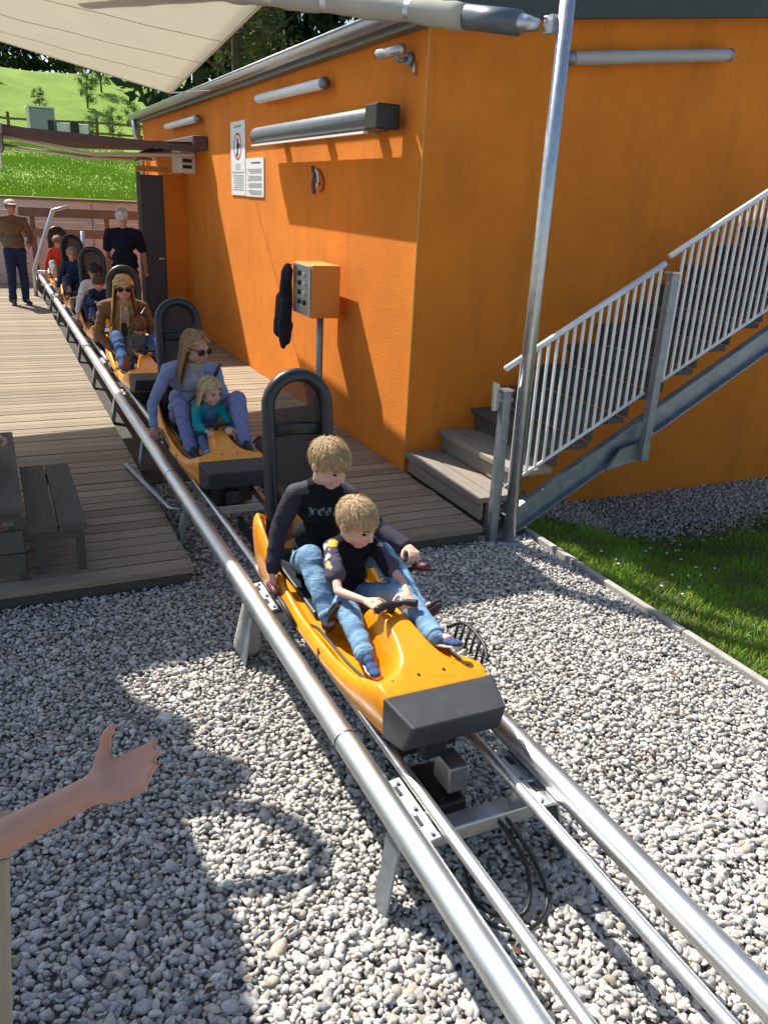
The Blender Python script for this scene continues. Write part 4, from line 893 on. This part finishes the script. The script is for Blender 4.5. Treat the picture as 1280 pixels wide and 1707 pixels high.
def shoe(parent, heel, toe, up, k, upper, sole, w=.036):
    heel, toe, up = Vector(heel), Vector(toe), Vector(up); d = (toe-heel); L = d.length; d.normalize(); up = (up-d*up.dot(d)).normalized(); s = d.cross(up)
    mb = MB()
    for t, wd, h in ((.0, .80, 1.15), (.2, .85, 1.35), (.42, .88, 1.1), (.66, 1.05, .78), (.86, .98, .62)): mb.ell(heel+d*L*t+up*.030*k*h, (w*k*wd, L*.17, .032*k*h), (s, d, up), 14, 8)
    sh = remesh('shoe', mb, .006 if k > .75 else .005, 'cloth', parent, 2, color=np.array(upper))
    n = 22; vs = []
    for lv in (0, 1):
        for i in range(n):
            a = 2*math.pi*i/n; y = .5+.56*math.sin(a); ww = w*k*(1.08 if y > .6 else .92)*abs(math.cos(a))**.7*(1 if math.cos(a) > 0 else -1)
            vs.append(heel+d*L*(y-.05)+s*ww+up*(.014*k*lv-.006*k))
    b = MB(); b.add(vs, [tuple(range(n))[::-1], tuple(range(n, 2*n))]+[(i, (i+1) % n, n+(i+1) % n, n+i) for i in range(n)])
    me = b.mesh('sole', 'cloth'); color_attr(me, np.tile(sole, (len(b.v), 1))); obj('sole', me, sh, .003)
    return sh
V3 = Vector
def lerp(a, b, t): return V3(a).lerp(V3(b), t)
def person(label, J, k=1., skin=(.60, .33, .235), hairc=(.3, .2, .1), shirt=(.1, .1, .1), pants=(.1, .15, .3), shoes=((.1, .1, .1), (.3, .3, .3)), sleeve='long', face=(0, -1, -.2), voxel=.008, headk=1., group=None,
           child=False, hairkw=None, shirt_color=None, pants_color=None, eyesclosed=True, glasses=None, hands=None, tilt=(0, 0, 1), fat=1., girth=1., shoedirs=None, cat='person', sit=True):
    """J: head neck shR shL elR elL haR haL pel hipR hipL knR knL anR anL toR toL"""
    r = thing('person', label, cat, group)
    J = {a: V3(b) for a, b in J.items()}
    pel = J['pel']; neck = J['neck']; chest = pel.lerp(neck, .68); waist = pel.lerp(neck, .30)
    across = (J['shL']-J['shR']).normalized(); upv = (neck-pel).normalized(); fr = upv.cross(across).normalized()
    ax = (across, fr, upv); sw = (J['shL']-J['shR']).length
    body = MB(); L, hax = head_parts(body, J['head'], face, headk, V3(tilt), child)
    body.rc(L(0, -.025, -.055), .042*headk, neck, .045*headk); body.rc(neck, .045*headk, chest, .055*k)
    for c0, r0 in ((chest, (sw*.40, .070*k*fat, .11*k)), (waist, (sw*.34, .062*k*fat, .09*k)), (pel, (sw*.38, .07*k*fat, .075*k))): body.ell(c0, r0, ax)
    for s in 'RL':
        body.chain([neck.lerp(J['sh'+s], .35), J['sh'+s]], [.03*k, .036*k]); body.chain([J['sh'+s], J['el'+s], J['ha'+s]], [.036*k*girth, .030*k*girth, .021*k*girth])
        body.chain([J['hip'+s], J['kn'+s], J['an'+s]], [.058*k*girth, .042*k*girth, .030*k*girth])
        body.chain([J['an'+s], J['an'+s].lerp(J['to'+s], .5)], [.026*k, .022*k])
        hd = (hands or {}).get(s, {}); d = hd.get('d', (J['ha'+s]-J['el'+s])); pn = hd.get('pn', (0, 0, -1)); hk = hd.get('k', headk*.86)
        hand(body, J['ha'+s], d, pn, hk, hd.get('curl', (.7, .8, .6)), hd.get('spread', .08), hd.get('side', 1), hd.get('thumb', (.5, .6)))
    b = remesh('body', body, voxel, 'skin', r, 3, color=face_color(L, hax, headk, skin))
    if glasses is None: eyes(b, L, hax, headk, eyesclosed)
    # top
    sh = MB(); m = .012*k
    for c0, r0 in ((chest, (sw*.44+m, .078*k*fat+m, .125*k)), (chest.lerp(neck, .45), (sw*.36, .062*k*fat, .07*k)), (waist, (sw*.43+m, .084*k*fat+m, .12*k)), (pel.lerp(waist, .45), (sw*.45+m, .090*k*fat+m, .07*k))): sh.ell(c0, r0, ax)
    sh.rc(neck-upv*.012*k, .054*headk, chest, .065*k)
    for s in 'RL': sh.chain([neck.lerp(J['sh'+s], .12)-upv*.012*k, J['sh'+s]], [.047*k, .055*k])
    for s in 'RL':
        sh.chain([chest.lerp(J['sh'+s], .5), J['sh'+s]], [.065*k, .054*k])
        el, ha = J['el'+s], J['ha'+s]
        if sleeve == 'long': sh.chain([J['sh'+s], el, lerp(el, ha, .86)], [.060*k*girth, .052*k*girth, .042*k*girth])
        else: sh.chain([J['sh'+s], lerp(J['sh'+s], el, .62)], [.058*k*girth, .064*k*girth])
    sc = shirt_color or np.array(shirt)
    remesh('top', sh, max(voxel*1.35, .0075), 'cloth', r, 3, folds=.0120*k, ffreq=36/k, color=sc, seed=len(label), aniso=(.45, .6, 1.3))
    pa = MB()
    pa.ell(pel, (sw*.42+m, .086*k*fat+m, .085*k), ax)
    for s in 'RL':
        a, kn, an = J['hip'+s], J['kn'+s], J['an'+s]
        pa.chain([pel.lerp(a, .5), a, kn, lerp(kn, an, 1.0)], [.075*k, .088*k*girth, .072*k*girth, .058*k*girth])
    remesh('trousers', pa, max(voxel*1.35, .0075), 'cloth', r, 3, folds=.0125*k, ffreq=38/k, color=pants_color or np.array(pants), seed=len(label)+3, aniso=(.30, 1.35, .9) if sit else (.4, .4, 1.2))
    if headk < .95 and voxel < .0058:
        for s in 'RL':
            kn, an = J['kn'+s], J['an'+s]; c = lerp(kn, an, .97); t = (an-kn).normalized(); rr = .062*k*girth
            me = MB().tube([c-t*.014, c-t*.012, c+t*.010, c+t*.012], [rr*.9, rr, rr*1.02, rr*.9], 18, caps=False).mesh('hem', 'cloth', True); color_attr(me, np.tile((.24, .36, .47), (len(me.vertices), 1))); obj('hem', me, r)
    for s in 'RL':
        an, to = J['an'+s], J['to'+s]; u = ((J['kn'+s]-an).normalized()*.25+V3((0, .35 if sit else 0, .9))).normalized(); d = (to-an).normalized(); foot = .245*k
        heel = an-u*.045*k-d*.05*k; shoe(r, heel, heel+d*foot, u, k, shoes[0], shoes[1])
    hk = dict(n=800, length=.055, child=child); hk.update(hairkw or {})
    hair(r, L, hax, headk, hairc, **hk)
    return r, L, hax
DENIM = np.array((.085, .20, .40))
def denim(c, seed=1):
    def fn(V):
        a = jitter_noise(V, 16, seed); b = jitter_noise(V, 90, seed+1); return np.clip(np.array(c)[None]*(1+.16*a+.06*b)[:, None]+np.array((.03, .03, .02))[None]*np.clip(a, 0, 1)[:, None], .004, 1)
    return fn
# --- the bigger boy in the leading sled
def hoodie(V):
    # black front and back, grey-violet raglan sleeves, pale print on the chest
    C = np.tile((.012, .012, .014), (len(V), 1)).astype(float)
    sl = (V[:, 0] < 1.145) | (V[:, 0] > 1.365); C[sl] = (.038, .034, .050)
    shd = (V[:, 2] > .80) & ((V[:, 0] < 1.18) | (V[:, 0] > 1.33)); C[shd] = (.075, .07, .078)
    cuff = (V[:, 2] < .465) & (V[:, 0] < 1.09); C[cuff] = (.03, .032, .034)
    p = (np.sin(V[:, 0]*210+V[:, 2]*60)*np.sin(V[:, 2]*105+V[:, 0]*25) > .1) & (np.sin(V[:, 2]*90) > 0) & (V[:, 2] > .67) & (V[:, 2] < .74) & (V[:, 1] < 3.2) & (V[:, 0] > 1.15) & (V[:, 0] < 1.33); C[p] = (.22, .24, .25)
    st = (np.abs(V[:, 2]-.64) < .008) & (V[:, 1] < 3.2) & ~sl; C[st] = (.16, .15, .17)
    return C
BIG = dict(head=(1.245, 3.125, .955), neck=(1.245, 3.215, .845), shR=(1.135, 3.245, .795), shL=(1.355, 3.185, .785), elR=(1.052, 3.245, .605), elL=(1.478, 3.035, .640), haR=(1.008, 3.185, .445), haL=(1.513, 2.850, .640),
           pel=(1.255, 3.30, .450), hipR=(1.185, 3.255, .445), hipL=(1.335, 3.235, .445), knR=(1.112, 2.985, .590), knL=(1.412, 2.90, .600), anR=(1.118, 2.760, .420), anL=(1.428, 2.545, .480), toR=(1.122, 2.70, .52), toL=(1.450, 2.47, .60))
person('bigger blond boy in a black and grey hoodie and light jeans on the leading sled', BIG, k=.76, girth=.92, headk=.92, face=(.30, -.80, -.34), voxel=.0055, child=True, skin=(.66, .39, .29), hairc=(.47, .315, .155), shirt_color=hoodie, pants_color=denim((.19, .33, .47), 3), fat=1.05,
       shoes=((.05, .05, .055), (.085, .058, .045)), hairkw=dict(n=5000, length=.052, seed=5, curl=.26, thick=.0014, front=.052),
       hands=dict(R=dict(d=(-.02, -.25, -1), pn=(.9, .1, -.2), side=-1, curl=(.75, .9, .7)), L=dict(d=(-.05, -1, -.05), pn=(-.2, -.1, -1), side=-1, curl=(.55, .7, .5), spread=.05)), group='blond boys on the leading sled')
def racer_shirt(V):
    C = np.tile((.010, .011, .020), (len(V), 1)).astype(float)
    sl = (V[:, 0] < 1.185) | (V[:, 0] > 1.365); C[sl] = (.085, .072, .105)
    rng = np.random.default_rng(4)
    a, b = np.array((1.178, 2.915, .655)), np.array((1.130, 2.705, .560)); off = np.array((-.024, -.012, .020))
    spots = [(a+off+np.array((.022, -.012, .012)), .017, (.80, .52, .06))]+[(a+(b-a)*t+off+np.array((o, 0, 0)), r, c) for t, o, r, c in ((.02, -.01, .011, (.7, .68, .62)), (.16, .012, .009, (.7, .68, .6)), (.27, -.006, .012, (.75, .7, .5)), (.38, .006, .009, (.02, .015, .015)), (.46, -.008, .012, (.7, .55, .2)), (.56, .004, .010, (.5, .48, .45)))]
    spots += [(np.array((1.345, 2.845, .695)), .013, (.62, .6, .52)), (np.array((1.372, 2.835, .68)), .011, (.5, .45, .35)), (np.array((1.285, 2.80, .585)), .008, (.5, .5, .55)), (np.array((1.265, 2.80, .583)), .007, (.5, .5, .55))]
    for c, r, col in spots:
        d = np.linalg.norm(V-c, axis=1); C[d < r*1.25] = col
    hem = V[:, 2] < .475; C[hem] = (.018, .02, .07)
    return C
SMALL = dict(head=(1.272, 2.868, .775), neck=(1.268, 2.925, .690), shR=(1.178, 2.915, .655), shL=(1.362, 2.885, .655), elR=(1.130, 2.705, .560), elL=(1.405, 2.685, .565), haR=(1.182, 2.545, .585), haL=(1.345, 2.525, .600),
             pel=(1.262, 2.955, .425), hipR=(1.205, 2.92, .415), hipL=(1.318, 2.91, .415), knR=(1.160, 2.665, .480), knL=(1.375, 2.605, .545), anR=(1.135, 2.440, .420), anL=(1.370, 2.325, .512), toR=(1.125, 2.33, .425), toL=(1.405, 2.20, .560))
person('smaller blond boy in a dark short-sleeved shirt holding the grips of the leading sled', SMALL, k=.66, headk=.89, girth=.95, face=(.36, -.80, -.34), voxel=.005, child=True, skin=(.68, .41, .30), hairc=(.52, .355, .185), sleeve='short', shirt_color=racer_shirt, pants_color=denim((.18, .315, .46), 9),
       shoes=((.05, .085, .20), (.50, .46, .42)), hairkw=dict(n=5000, length=.050, seed=8, curl=.24, thick=.0014, front=.052),
       hands=dict(R=dict(d=(.42, -.85, .02), pn=(.25, .1, -1), side=1, k=.76, curl=(.7, .9, .7)), L=dict(d=(-.40, -.85, .02), pn=(-.2, .1, -1), side=-1, k=.76, curl=(.7, .9, .7))), group='blond boys on the leading sled')
# --- woman in the blue cardigan and the toddler
def cardigan(V):
    C = np.tile((.27, .32, .50), (len(V), 1)).astype(float)
    inn = (np.abs(V[:, 0]-1.245) < .062) & (V[:, 1] < 5.86) & (V[:, 2] > .5); C[inn] = (.50, .51, .54); return C
W2 = dict(head=(1.245, 5.66, 1.015), neck=(1.225, 5.76, .905), shR=(1.075, 5.80, .835), shL=(1.385, 5.72, .835), elR=(.955, 5.80, .600), elL=(1.44, 5.60, .610), haR=(.945, 5.72, .455), haL=(1.40, 5.42, .555),
          pel=(1.25, 5.97, .470), hipR=(1.16, 5.93, .465), hipL=(1.345, 5.92, .465), knR=(1.105, 5.56, .640), knL=(1.438, 5.32, .720), anR=(1.110, 5.27, .400), anL=(1.420, 5.08, .470), toR=(1.12, 5.16, .40), toL=(1.43, 4.96, .46))
_, L2, A2 = person('woman in a blue cardigan and sunglasses with her hair tied back, on the second sled', W2, k=.92, headk=1.0, face=(.55, -.80, -.22), voxel=.007, skin=(.55, .29, .20), hairc=(.40, .225, .10), shirt_color=cardigan, pants_color=denim((.20, .225, .40), 4), shoes=((.05, .05, .055), (.42, .41, .40)), glasses=1, girth=.78, fat=.92,
       hairkw=dict(n=1300, long=.26, child=False, seed=2, curl=.07, crown=(0, .05, .10), front=.062, thick=.0035))
sunglasses(L2, A2, 1.0, 'dark sunglasses worn by the woman in the blue cardigan')
s = thing('shoulder_strap', 'black shoulder strap across the woman in the blue cardigan', 'bag strap'); MB().tube([(1.415, 5.665, .895), (1.36, 5.635, .80), (1.27, 5.665, .70), (1.17, 5.74, .60), (1.12, 5.80, .54)], .018, 8, flat=(1, .3)).build('strap', 'black_plastic', s, True)
TOD = dict(head=(1.275, 5.395, .765), neck=(1.272, 5.445, .675), shR=(1.190, 5.445, .640), shL=(1.352, 5.425, .640), elR=(1.165, 5.33, .545), elL=(1.385, 5.30, .545), haR=(1.20, 5.20, .545), haL=(1.345, 5.18, .56),
           pel=(1.268, 5.48, .425), hipR=(1.215, 5.45, .415), hipL=(1.318, 5.45, .415), knR=(1.195, 5.25, .465), knL=(1.345, 5.24, .470), anR=(1.185, 5.08, .415), anL=(1.355, 5.07, .42), toR=(1.18, 4.98, .43), toL=(1.36, 4.97, .43))
def teal(V):
    C = np.tile((.012, .27, .30), (len(V), 1)).astype(float); inn = (np.abs(V[:, 0]-1.272) < .030) & (V[:, 1] < 5.43); C[inn] = (.10, .19, .36); return C
person('blond toddler in a teal jacket sitting in front of the woman in the cardigan', TOD, k=.58, headk=.82, face=(.40, -.85, -.22), voxel=.0055, child=True, skin=(.64, .38, .29), hairc=(.58, .40, .21), shirt_color=teal, pants_color=denim((.10, .14, .25), 6), shoes=((.06, .055, .05), (.35, .33, .3)), eyesclosed=True,
       hairkw=dict(n=1100, long=.17, child=True, seed=12, curl=.12, crown=(0, -.02, .12), front=.055, thick=.004))
# --- blonde woman and the child on the third sled
W1 = dict(head=(1.165, 8.36, 1.125), neck=(1.17, 8.45, 1.005), shR=(.985, 8.50, .920), shL=(1.355, 8.47, .920), elR=(.925, 8.50, .660), elL=(1.44, 8.40, .670), haR=(1.04, 8.33, .520), haL=(1.40, 8.18, .570),
          pel=(1.23, 8.66, .480), hipR=(1.14, 8.62, .470), hipL=(1.33, 8.62, .470), knR=(1.07, 8.28, .665), knL=(1.43, 8.25, .640), anR=(1.085, 8.00, .430), anL=(1.42, 7.92, .450), toR=(1.09, 7.93, .53), toL=(1.42, 7.82, .50))
def open_jacket(V):
    C = np.tile((.19, .095, .05), (len(V), 1)).astype(float); inn = (np.abs(V[:, 0]-1.17) < .035+.25*np.clip(V[:, 2]-.78, 0, .3)) & (V[:, 1] < 8.46) & (V[:, 2] > .74); C[inn] = (.55, .36, .27); return C
_, L1, A1 = person('woman with long loose blonde hair, sunglasses and a brown jacket on the third sled', W1, k=1.02, headk=1.04, face=(-.02, -1, -.12), voxel=.009, skin=(.56, .30, .21), hairc=(.64, .40, .17), shirt_color=open_jacket, pants_color=denim((.055, .12, .27), 7), shoes=((.10, .06, .05), (.19, .11, .09)), glasses=1, girth=.85,
       hairkw=dict(n=1500, long=.46, child=False, seed=21, curl=.10, crown=(0, .02, .12), front=.062, thick=.0055))
sunglasses(L1, A1, 1.04, 'dark sunglasses worn by the long-haired blonde woman')
s = thing('shoulder_strap', 'black shoulder strap across the blonde woman in the brown jacket', 'bag strap'); MB().tube([(1.36, 8.36, .93), (1.26, 8.35, .80), (1.15, 8.40, .68), (1.08, 8.48, .58)], .016, 8, flat=(1, .3)).build('strap', 'black_plastic', s, True)
KID3 = {a: V3(b)+V3((.01, 2.93, -.01)) for a, b in TOD.items()}
person('child with reddish brown hair in a grey top sitting in front of the blonde woman', KID3, k=.58, headk=.82, face=(.1, -.85, -.50), voxel=.008, child=True, skin=(.55, .31, .22), hairc=(.20, .075, .03), shirt=(.20, .20, .20), pants_color=denim((.09, .10, .13), 3), shoes=((.05, .05, .05), (.2, .2, .2)), hairkw=dict(n=1200, length=.09, seed=14, thick=.004))
# --- passengers farther back
def shift(J, dx, dy, dz=0): return {a: V3(b)+V3((dx, dy, dz)) for a, b in J.items()}
rows = [(BIG, .0, 8.28, .02, 'dark-haired child in a white and navy top behind the blonde woman', (.035, .02, .012), (.62, .62, .64), (.02, .03, .07), .80, .90, 17),
        (SMALL, -.02, 8.22, .10, 'child in a navy blue jacket leaning on the side of its sled', (.10, .05, .03), (.015, .035, .085), (.05, .07, .12), .70, .88, 18),
        (BIG, -.02, 10.9, .05, 'child with a pale cap in a dark blue jacket far back in the queue', (.45, .35, .22), (.02, .045, .10), (.06, .08, .14), .80, .90, 19),
        (BIG, -.02, 13.6, .06, 'passenger in a bright red and white jacket on the rear sled', (.30, .15, .08), (.60, .07, .035), (.35, .35, .36), .84, .95, 20)]
for J, dx, dy, dz, lab, hc, sc, pc, k, hk, sd in rows:
    person(lab, shift(J, dx, dy, dz), k=k, headk=hk, face=(-.1, -.95, -.2), voxel=.012, child=True, skin=(.58, .30, .21), hairc=hc, shirt=sc, pants=pc, hairkw=dict(n=600, length=.06, seed=sd, thick=.006))
# --- standing people
def standing(x, y, h, fc, label, **kw):
    f = V3(fc).normalized(); rt = f.cross(V3((0, 0, 1))); P = lambda a, b, z: V3((x, y, 0))+rt*a+f*b+V3((0, 0, z*h))
    J = dict(head=P(0, .02, .925), neck=P(0, 0, .835), shR=P(.185, 0, .81), shL=P(-.185, 0, .81), elR=P(.25, -.03, .63), elL=P(-.25, -.03, .63), haR=P(.25, .10, .50), haL=P(-.25, .10, .50), pel=P(0, 0, .53), hipR=P(.09, 0, .515), hipL=P(-.09, 0, .515),
             knR=P(.10, .02, .285), knL=P(-.10, .0, .285), anR=P(.11, -.02, .052), anL=P(-.11, -.02, .052), toR=P(.13, .15, .04), toL=P(-.13, .15, .04))
    J.update(kw.pop('J', {})); return person(label, J, k=1.05, voxel=.012, face=(f.x, f.y, -.08), group=None, **kw)
_, LM, AM = standing(.47, 15.9, 1.74, (.25, -1, 0), 'man in a tan jacket, pale cap and blue jeans standing at the deck end', shirt=(.19, .125, .075), pants=(.022, .035, .085), hairc=(.08, .05, .03), skin=(.50, .24, .16), shoes=((.05, .05, .05), (.1, .1, .1)), sit=False, J=dict(elR=(.29, 15.98, 1.13), haR=(.35, 15.84, .95), elL=(.75, 15.99, 1.12), haL=(.70, 15.76, 1.02)))
c = thing('cap', 'pale cap worn by the man in the tan jacket', 'cap'); MB().ell(LM(0, -.008, .062), (.088, .105, .062), AM).build('crown', 'pale_boards', c, True); MB().ell(LM(0, .10, .055), (.07, .07, .010), AM).build('peak', 'pale_boards', c, True)
standing(1.74, 12.15, 1.76, (.12, 1, 0), 'white-haired person in dark navy clothes seen from behind beside the sleds', shirt=(.010, .014, .030), pants=(.010, .012, .02), hairc=(.72, .70, .62), skin=(.55, .30, .21), sleeve='short', sit=False, hairkw=dict(n=1600, length=.07, seed=31, child=False), J=dict(elR=(2.01, 12.2, 1.12), haR=(2.05, 12.32, .92), elL=(1.52, 12.30, 1.12), haL=(1.60, 12.46, 1.06)))
# --- the child whose arm reaches in beside the post
def near_child():
    d = lambda px, py, z: V3(CAMLOC)+V3((RCAM@np.array([px-_cx, py-_cy, _f]))/_f*z)
    wr = d(150, 1318, 1.15); el = d(-95, 1450, 1.16); shR = V3((-.42, 1.02, 1.19)); hd = (d(262, 1275, 1.13)-wr)
    J = dict(head=(-.56, .93, 1.38), neck=(-.56, .93, 1.27), shR=shR, shL=(-.70, .84, 1.20), elR=el, elL=(-.78, .80, 1.0), haR=wr, haL=(-.72, .98, .86), pel=(-.60, .88, .85), hipR=(-.53, .91, .83), hipL=(-.67, .86, .83),
             knR=(-.52, .93, .47), knL=(-.68, .87, .47), anR=(-.52, .92, .052), anL=(-.68, .86, .052), toR=(-.44, 1.03, .07), toL=(-.60, .99, .07))
    J = {a: V3(b) for a, b in J.items()}
    person('child with a bare arm stretched out over the gravel beside the wooden post', J, k=.80, headk=.92, face=(.8, .6, -.2), voxel=.006, child=True, skin=(.52, .27, .19), hairc=(.2, .12, .06), shirt=(.35, .10, .10), sleeve='short', girth=1.25,
           hands=dict(R=dict(d=hd, pn=V3(_u)*.62+V3(_b)*.72, side=-1, k=.93, curl=(.10, .22, .20), spread=.035, thumb=(.9, .5))))
near_child()

# ================================================================== BENCH STEP, POST, JACKET, SEATED PERSON
def bench():
    b = thing('bench_step', 'low grey weathered bench step with two planks on the deck', 'bench')
    for x0, x1 in ((.050, .192), (.202, .345)): MB().bx(x0, x1, 4.42, 5.52, .262, .300).build('plank', 'bench_and_shade_wood', b, bevel=.004)
    for y in (4.46, 5.42): MB().bx(.075, .33, y, y+.05, .20, .2615).build('bearer', 'bench_and_shade_wood', b)
    for x in (.075, .285):
        for y in (4.465, 5.425): MB().bx(x, x+.045, y, y+.04, 0.001, .1995).build('leg', 'bench_and_shade_wood', b)
    u = thing('upper_bench', 'dark grey weathered bench standing behind the low bench step', 'bench')
    for x0, x1 in ((-.115, .035), (-.275, -.125), (-.435, -.285)): MB().bx(x0, x1, 4.36, 5.85, .412, .450).build('plank', 'bench_and_shade_wood', u, bevel=.004)
    for y in (4.42, 5.70): MB().bx(-.42, .025, y, y+.05, .35, .4115).build('bearer', 'bench_and_shade_wood', u)
    for x in (-.42, -.02):
        for y in (4.425, 5.705): MB().bx(x, x+.05, y, y+.04, .001, .3495).build('leg', 'bench_and_shade_wood', u)
    for z0, z1 in ((.05, .17), (.18, .30)): MB().bx(-.41, .02, 4.395, 4.418, z0, z1).build('end_board', 'bench_and_shade_wood', u)
bench()
def post():
    d = lambda px, py, z: V3(CAMLOC)+V3((RCAM@np.array([px-_cx, py-_cy, _f]))/_f*z)
    a, b = d(-32, 1415, 1.33), d(-24, 1707, 1.40); ax = (a-b).normalized(); bot = b+(b-a)*((b.z-GZ+.1)/(a.z-b.z)); 
    s = V3((1, 0, 0)); s = (s-ax*s.dot(ax)).normalized(); t = ax.cross(s); R = Matrix((s, t, ax)).transposed()
    p = thing('wooden_post', 'pale wooden handrail post standing in the gravel', 'post')
    MB().box((a+bot)/2, (.085, .085, (a-bot).length), R).build('post', 'post_wood', p, bevel=.006)
    MB().box(a+ax*.02+t*0, (.10, .10, .03), R).build('cap', 'post_wood', p, bevel=.006)
post()
def jacket():
    j = MB(); x = 2.455
    j.ell((x, 7.30, 1.36), (.035, .085, .09)); j.rc((x, 7.30, 1.38), .05, (x-.005, 7.36, 1.10), .07); j.rc((x-.005, 7.36, 1.1), .07, (x-.01, 7.42, .84), .075); j.rc((x-.01, 7.30, 1.1), .06, (x-.01, 7.33, .76), .05); j.rc((x-.01, 7.40, 1.15), .06, (x-.01, 7.52, .82), .05)
    j.rc((x, 7.34, .9), .07, (x, 7.40, .70), .03)
    t = thing('hanging_jacket', 'dark navy jacket hanging from the side of the control box', 'jacket')
    remesh('cloth', j, .008, 'jacket_navy', t, 4, folds=.010, ffreq=30, seed=4)
    MB().tube([(2.49, 7.27, 1.44), (2.45, 7.28, 1.45), (2.445, 7.28, 1.42)], .006, 6).build('loop', 'black_plastic', t)
jacket()
SIT = dict(head=(-.36, 5.02, 1.22), neck=(-.40, 5.06, 1.08), shR=(-.38, 5.24, 1.0), shL=(-.42, 4.88, 1.0), elR=(-.25, 5.28, .76), elL=(-.16, 4.82, .80), haR=(-.13, 5.12, .66), haL=(.005, 4.88, .70),
           pel=(-.34, 5.06, .54), hipR=(-.30, 5.16, .53), hipL=(-.30, 4.96, .53), knR=(-.085, 5.22, .56), knL=(-.075, 4.90, .56), anR=(-.075, 5.22, .09), anL=(-.065, 4.88, .10), toR=(.03, 5.24, .06), toL=(.03, 4.87, .06))
SIT = {a: V3(b)+V3((-.07, 0, 0)) for a, b in SIT.items()}
def bare(V): return np.tile((.58, .33, .25), (len(V), 1))
person('person in a pale top with bare legs sitting on the upper bench', SIT, k=.92, headk=1.0, face=(.9, -.3, -.1), voxel=.008, skin=(.58, .33, .25), hairc=(.25, .16, .09), shirt=(.60, .58, .56), pants_color=bare, sleeve='short', shoes=((.5, .5, .5), (.6, .6, .6)))

def walkway():
    r = struct(bpy.data.objects.new('walkway', None)); COL.objects.link(r); me = MB().bx(-3.2, -.36, -.067, .067, -.036, 0).mesh('board', 'deck_wood')
    y = -2.2
    while y < 2.9: o = obj('board', me, r); o.location = (0, y, 0); y += .142
    for x in (-3.0, -1.7, -.5): MB().bx(x, x+.06, -2.2, 2.85, -.12, -.037).build('joist', 'bench_and_shade_wood', r)
walkway()

# ------------------------------------------------------------------ put every root Empty at the base of its thing
bpy.context.view_layer.update()
for o in list(bpy.data.objects):
    if o.parent is None and o.type == 'EMPTY' and o.children and o.location.length == 0 and o.get('kind') != 'structure':
        lo = Vector((1e9,)*3); hi = Vector((-1e9,)*3)
        for c in o.children_recursive:
            if c.type == 'MESH':
                for q in c.bound_box:
                    w = c.matrix_world@Vector(q); lo = Vector(map(min, lo, w)); hi = Vector(map(max, hi, w))
        b = Vector(((lo.x+hi.x)/2, (lo.y+hi.y)/2, lo.z)); o.location = b
        for c in o.children: c.location = c.location-b
